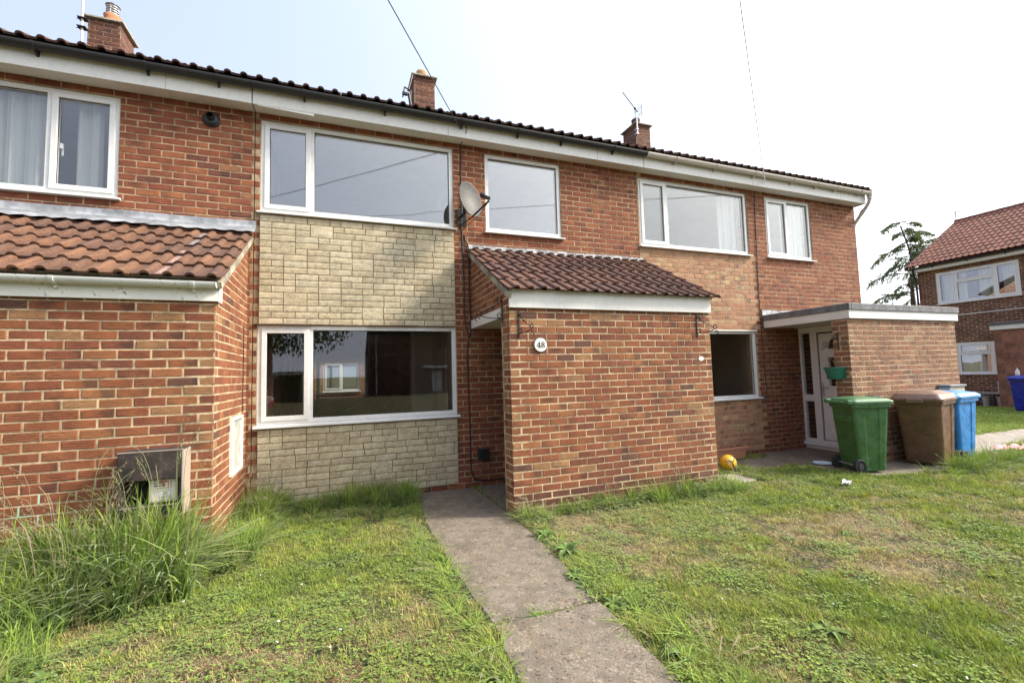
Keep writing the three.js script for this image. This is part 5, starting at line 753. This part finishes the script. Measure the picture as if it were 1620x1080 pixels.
function scatter(name, geo, spots, label, category, mat = grassM) { // spots: [x, y, z, turn, scale, scaleY, color, tilt]
  const im = new THREE.InstancedMesh(geo, mat, spots.length), M = new THREE.Matrix4(), Q = new THREE.Quaternion(), E = new THREE.Euler();
  spots.forEach(([x, y, z, t, s, sy, c, tilt = 0], i) => { M.compose(V(x, y, z), Q.setFromEuler(E.set(tilt * Math.cos(t * 3), t, tilt * Math.sin(t * 3))), V(s, sy, s)); im.setMatrixAt(i, M); im.setColorAt(i, c); });
  im.name = numbered(name); scene.add(im); im.castShadow = im.receiveShadow = true; return tag(im, label, category, null, 'stuff');
}
const shortTuft = (() => { const L = []; for (let i = 0; i < 24; i++) { const r = 0.05 * Math.sqrt(rnd()), a = rr(0, 6.283); L.push([r * Math.cos(a), r * Math.sin(a), rr(0, 6.283), rr(0.2, 1.25), rr(0.018, 0.052), rr(0.0036, 0.0075), rr(0.1, 1.1)]); } return bladesGeometry(L, 2); })();
const leafTuft = (() => { const P = []; for (let i = 0; i < 15; i++) { const r = 0.06 * Math.sqrt(rnd()), a = rr(0, 6.283), c = V(r * Math.cos(a), rr(0.012, 0.042), r * Math.sin(a)), L = rr(0.009, 0.024), h = rr(0, 6.283), d = V(Math.cos(h), rr(-0.35, 0.5), Math.sin(h)).normalize(), s = V(-Math.sin(h), rr(-0.3, 0.3), Math.cos(h)).multiplyScalar(L * 0.36), q = [c, c.clone().addScaledVector(d, L * 0.35).add(s), c.clone().addScaledVector(d, L), c.clone().addScaledVector(d, L * 0.35).sub(s)]; for (const k of [0, 1, 2, 0, 2, 3]) P.push(...q[k].toArray()); } const g = new THREE.BufferGeometry(); g.setAttribute('position', new THREE.Float32BufferAttribute(P, 3)); g.computeVertexNormals(); return metreUV(g); })();
const green1 = col(0.15, 0.24, 0.018), green2 = col(0.285, 0.315, 0.034), straw = col(0.43, 0.33, 0.155), brownish = col(0.25, 0.18, 0.09), deep = col(0.075, 0.15, 0.018);
const drySpots = [[2.6, 2.05, 1.0], [3.5, 1.9, 0.7], [2.2, 2.3, 0.5], [-0.9, 3.0, 0.6], [-0.2, 3.1, 0.6], [0.2, 2.4, 0.45], [-0.35, 1.5, 0.3], [0.4, 0.95, 0.22], [4.6, 3.3, 0.7], [6.2, 2.6, 0.5], [3.0, 3.4, 0.5]];
function dryness(x, z) { let d = 0.37 + 1.7 * (fbm(x * 1.3 + 31, z * 1.3 + 17, 0, 4, 131) - 0.47); for (const [a, b, r] of drySpots) d += 0.26 * Math.exp(-((x - a) ** 2 + (z - b) ** 2) / (r * r)); return d; }
const grassColor = (d, q = rnd()) => { const c = green1.clone().lerp(green2, clamp(q * 0.8 + d * 0.5, 0, 1)); const s = smooth(d + (q - 0.5) * 0.75, 0.42, 0.95); c.lerp(rnd() < 0.7 ? straw : brownish, s * 0.85); if (d < 0.22) c.lerp(deep, rnd() * 0.6); return c.multiplyScalar(rr(0.6, 1.3)); };
{
  const S = [[], []], LF = [];
  for (let k = 0; k < 250000; k++) {
    const far = k > 190000, x = far ? rr(9, 21) : rr(-3.4, 10.2), z = far ? rr(-6, 6) : rr(0.02, 5.3); if (!inView(x, 0, z) || bare(x, z)) continue;
    const d = Math.hypot(x, z - 6.1), p = Math.min(1, (3.4 / d) ** 1.2); if (!far && rnd() > p) continue;
    const dr = dryness(x, z), thin = smooth(fbm(x * 3.1, z * 3.1, 0, 3, 141), 0.50, 0.64) * smooth(dr, 0.25, 0.6); if (rnd() < thin * 0.85) continue; const clump = fbm(x * 11 + 7, z * 11 + 3, 0, 3, 171); if (!far && clump < 0.40 && rnd() < 0.7) continue; const cl = 0.6 + 1.1 * smooth(clump, 0.36, 0.70), flatDry = dr > 0.45 && rnd() < (dr - 0.35) * 0.9;
    const edge = Math.min(Math.abs(x - 0.86), Math.abs(x - 1.7)) < 0.12 ? 1.25 : 1, lush = 1 + 0.4 * clamp(0.4 - dr, 0, 0.5) + 0.35 * (fbm(x * 2.2, z * 2.2, 0, 3, 151) - 0.5), s = rr(0.75, 1.25) * lerp(1, 1.5, clamp((d - 4) / 8, 0, 1)) * (far ? 1.5 : 1);
    S[far ? 1 : 0].push([x, 0, z, rr(0, 6.283), s, s * lush * edge * (flatDry ? 0.32 : far ? 0.8 : cl * (1 - 0.35 * clamp(dr - 0.4, 0, 1))), far ? green1.clone().lerp(green2, rnd() * 0.7).multiplyScalar(rr(0.95, 1.25)) : flatDry ? straw.clone().lerp(brownish, rnd() * 0.6).multiplyScalar(rr(0.6, 1.15)) : grassColor(dr).multiplyScalar(lerp(0.75, 1.12, smooth(clump, 0.38, 0.62)))]);
    if (!far && rnd() < 0.02 + 0.22 * smooth(fbm(x * 2.6 + 3, z * 2.6 + 8, 0, 3, 181), 0.47, 0.62)) LF.push([x, 0, z, rr(0, 6.283), rr(0.7, 1.35), rr(0.6, 1.3), deep.clone().lerp(green1, rnd()).lerp(green2, rnd() * 0.45).multiplyScalar(rr(0.75, 1.3))]);
  }
  scatter('lawn_grass', shortTuft, S[0], 'patchy short lawn of green and dry straw coloured grass in front of the terrace', 'grass');
  scatter('lawn_herbs', leafTuft, LF, 'small leaved clover and daisy foliage matted through the short lawn', 'clover');
  scatter('lawn_grass', shortTuft, S[1], 'greener mown lawn beyond the bins toward the far house', 'grass');
}
const tallTuft = (() => { const L = []; for (let i = 0; i < 22; i++) { const r = 0.06 * Math.sqrt(rnd()), a = rr(0, 6.283); L.push([r * Math.cos(a), r * Math.sin(a), rr(0, 6.283), rr(0.0, 0.22), rr(0.5, 1.05), rr(0.009, 0.017), Math.pow(rnd(), 1.5) * 2.0]); } return bladesGeometry(L, 6); })();
const seedStalk = (() => { // bent stem with a loose panicle
  const G = []; for (let k = 0; k < 3; k++) { const a = rr(0, 6.283), x = rr(-0.05, 0.05), z = rr(-0.05, 0.05), top = [x + 0.10 * Math.cos(a), rr(0.9, 1.1), z + 0.10 * Math.sin(a)], nod = [x + 0.2 * Math.cos(a), top[1] + 0.1, z + 0.2 * Math.sin(a)]; G.push(flat(tube([[x, 0, z], [x + 0.02 * Math.cos(a), 0.5, z + 0.02 * Math.sin(a)], top, nod], 0.0018, 10, 3)));
    const L = []; for (let i = 0; i < 26; i++) { const t = rr(0.0, 1); const b = bladesGeometry([[0, 0, rr(0, 6.283), rr(0.2, 1.1), rr(0.02, 0.045) * (1.2 - t * 0.7), 0.004, 0.3]], 2); b.translate(lerp(top[0] * 0.92, nod[0], t), lerp(top[1] - 0.1, nod[1], t), lerp(top[2] * 0.92, nod[2], t)); L.push(b); } G.push(...L.map(flat)); }
  return merge(G); })();
const meadow = [], stalks = [];
function tall(n, x0, x1, z0, z1, h0, h1, prob = () => 1, seed = 0.06) { for (let k = 0; k < n; k++) { const x = rr(x0, x1), z = rr(z0, z1); if (bare(x, z) || rnd() > prob(x, z)) continue; const h = rr(h0, h1) * (0.6 + 0.8 * fbm(x * 5, z * 5, 0, 2, 191)), c = deep.clone().lerp(green1, rnd() * 1.2).lerp(green2, rnd() * 0.4).multiplyScalar(rr(0.75, 1.6)); if (rnd() < 0.05) c.lerp(straw, 0.6); meadow.push([x, 0, z, rr(0, 6.283), rr(0.8, 1.2) * clamp(h * 1.6, 0.45, 1.1), h, c, rr(0, 0.22)]); if (rnd() < seed) stalks.push([x, 0, z, rr(0, 6.283), 1, rr(1.2, 1.6) * h, rnd() < 0.5 ? col(0.22, 0.24, 0.09) : col(0.30, 0.25, 0.14), rr(0, 0.15)]); } }
tall(300, -2.9, -1.05, 1.5, 1.95, 0.22, 0.55, (x) => 0.55 + 0.45 * smooth(x, -2.2, -1.5));
tall(240, -1.95, -1.02, 1.70, 2.2, 0.30, 0.60, () => 1, 0.05); tall(75, -1.95, -1.1, 1.7, 2.0, 0.5, 0.82, () => 1, 0.10);
tall(420, -2.9, -1.15, 1.9, 2.5, 0.18, 0.46, (x, z) => 1 - smooth(z + 0.45 * (x + 1.8), 2.1, 2.6), 0.04);
tall(260, -2.6, -1.5, 2.3, 3.0, 0.12, 0.30, (x, z) => smooth(-x, 1.4, 2.1));
tall(230, -1.0, -0.66, 0.05, 1.8, 0.16, 0.42);
tall(300, -0.95, 0.85, 0.02, 0.30, 0.10, 0.30, (x) => 0.5 + 0.5 * smooth(x, -0.1, 0.5));
tall(110, 0.40, 0.86, 0.05, 0.5, 0.16, 0.34);
tall(70, -1.0, 0.6, 0.25, 0.8, 0.06, 0.15);
tall(120, 1.78, 4.5, 1.48, 1.62, 0.05, 0.24); tall(90, 3.4, 4.75, 1.46, 1.78, 0.08, 0.30);
tall(40, 1.72, 2.1, 1.5, 1.72, 0.06, 0.16);
tall(90, 7.4, 9.9, 2.12, 2.5, 0.06, 0.16); tall(110, 8.0, 9.7, 2.15, 2.45, 0.16, 0.36); tall(40, 6.3, 7.0, 0.3, 0.8, 0.04, 0.11); tall(90, 4.7, 5.7, 0.3, 1.5, 0.05, 0.15); tall(30, 5.3, 6.6, 1.1, 1.9, 0.04, 0.09);
tall(110, 1.62, 1.9, 1.7, 5, 0.04, 0.09); tall(90, 0.66, 0.84, 0.4, 5, 0.04, 0.09); tall(60, 9.9, 11.2, 1.9, 2.5, 0.06, 0.2, () => 1, 0.25); 
for (let k = 0; k < 7; k++) { const x = 1.12 + 0.14 * rnd(); meadow.push([x, 0.0, 3.36 + rr(-0.006, 0.006), rr(0, 6), 0.3, rr(0.03, 0.045), green1.clone(), 0]); }
scatter('long_grass', tallTuft, meadow, 'long unmown grass along the foot of the walls and round the meter box', 'grass');
scatter('seed_stalk', seedStalk, stalks, 'tall grass stems with pale seed heads standing against the left porch', 'grass');
{ // flat-leaved weeds in the turf
  const makeLeaves = (n, L, w, lift) => { const G = []; for (let k = 0; k < n; k++) { const a = k * 2.4 + rr(-0.3, 0.3), l = L * rr(0.6, 1.1), sg = 5, P = []; let y = 0.008, r = 0.006, th = lift * rr(0.6, 1.2), prev; for (let i = 0; i <= sg; i++) { const t = i / sg, hw = w * Math.sin(Math.PI * (0.12 + 0.84 * t) ) * rr(0.8, 1.15), c = [r * Math.cos(a), y, r * Math.sin(a)], s = [-Math.sin(a) * hw / 2, 0.006 * Math.sin(t * 3), Math.cos(a) * hw / 2], cur = [[c[0] - s[0], c[1] + s[1], c[2] - s[2]], c, [c[0] + s[0], c[1] + s[1], c[2] + s[2]]]; if (prev) for (const q of [0, 1]) P.push(...prev[q], ...prev[q + 1], ...cur[q + 1], ...prev[q], ...cur[q + 1], ...cur[q]); prev = cur; r += Math.cos(th) * l / sg; y += Math.sin(th) * l / sg; th -= 0.32; } const g = new THREE.BufferGeometry(); g.setAttribute('position', new THREE.Float32BufferAttribute(P, 3)); g.computeVertexNormals(); G.push(metreUV(g)); } return G; };
  const kinds = [makeLeaves(13, 0.11, 0.026, 0.55), makeLeaves(9, 0.09, 0.038, 0.7), makeLeaves(16, 0.14, 0.03, 1.0)], mats = [leafMat([0.12, 0.20, 0.03], 0.25), leafMat([0.15, 0.22, 0.04], 0.25), leafMat([0.10, 0.18, 0.03], 0.25)];
  const weed = (x, z, s, k, label) => { const o = thing('broadleaf_weed', label ?? 'low rosette of broad green weed leaves in the lawn', 'weed', [x, 0.004, z], rr(0, 6), label ? undefined : 'broadleaf weed rosettes in the lawn'); o.scale.setScalar(s); for (const g of kinds[k]) mesh('leaf', g, mats[(k + Math.floor(rnd() * 2)) % 3], o); };
  weed(1.80, 2.56, 1.25, 2, 'large leafy weed at the right edge of the path, nearest the porch corner'); weed(2.62, 4.20, 1.2, 0, 'broad leafed weed rosette in the lower middle of the right lawn'); weed(1.72, 4.05, 1.15, 1, 'weed clump spilling over the right edge of the nearer path slab');
  weed(4.15, 1.62, 1.7, 2, 'bushy weed against the right end of the numbered porch wall'); weed(3.15, 1.60, 1.5, 0, 'strap leaved weed at the middle of the numbered porch wall'); weed(-0.75, 0.55, 1.8, 2, 'dock leaves in the corner below the clad wall');
  for (let k = 0; k < 22; k++) { const x = rr(-1.6, 6.5), z = rr(1.6, 4.7); if (!bare(x, z) && inView(x, 0, z)) weed(x, z, rr(0.55, 1.0), Math.floor(rnd() * 2)); }
  for (let k = 0; k < 8; k++) { const z = rr(1.9, 4.6); weed(1.66 - 0.05 * (z - 2) + rr(0.02, 0.16), z, rr(0.6, 1.0), Math.floor(rnd() * 3)); weed(0.85 - rr(0.02, 0.14), z, rr(0.4, 0.7), Math.floor(rnd() * 2)); }
  const fl = mergeGeometries([0, 1, 2].map(() => flat(new THREE.IcosahedronGeometry(0.0042, 0).translate(rr(-0.006, 0.006), 0.045, rr(-0.006, 0.006)))).map((g) => metreUV(g))), W = [], Y = [];
  for (let k = 0; k < 90; k++) { const x = rr(-1.6, 6), z = rr(1.6, 4.8); if (bare(x, z) || fbm(x * 1.4, z * 1.4, 0, 2, 161) < 0.47) continue; (rnd() < 0.93 ? W : Y).push([x, 0, z, rr(0, 6), rr(0.7, 1.2), 1, rnd() < 2 ? col(0.75, 0.74, 0.68) : col(1, 1, 1)]); }
  scatter('clover_flowers', fl, W, 'tiny white clover heads scattered through the lawn', 'flowers', std([1, 1, 1])); scatter('dandelion_flowers', fl, Y.map((s) => { s[6] = col(0.75, 0.5, 0.02); s[4] = 1.6; return s; }), 'few small yellow flowers in the lawn', 'flowers', std([1, 1, 1]));
}
scene.environmentIntensity = 1;
renderer.render(scene, camera);
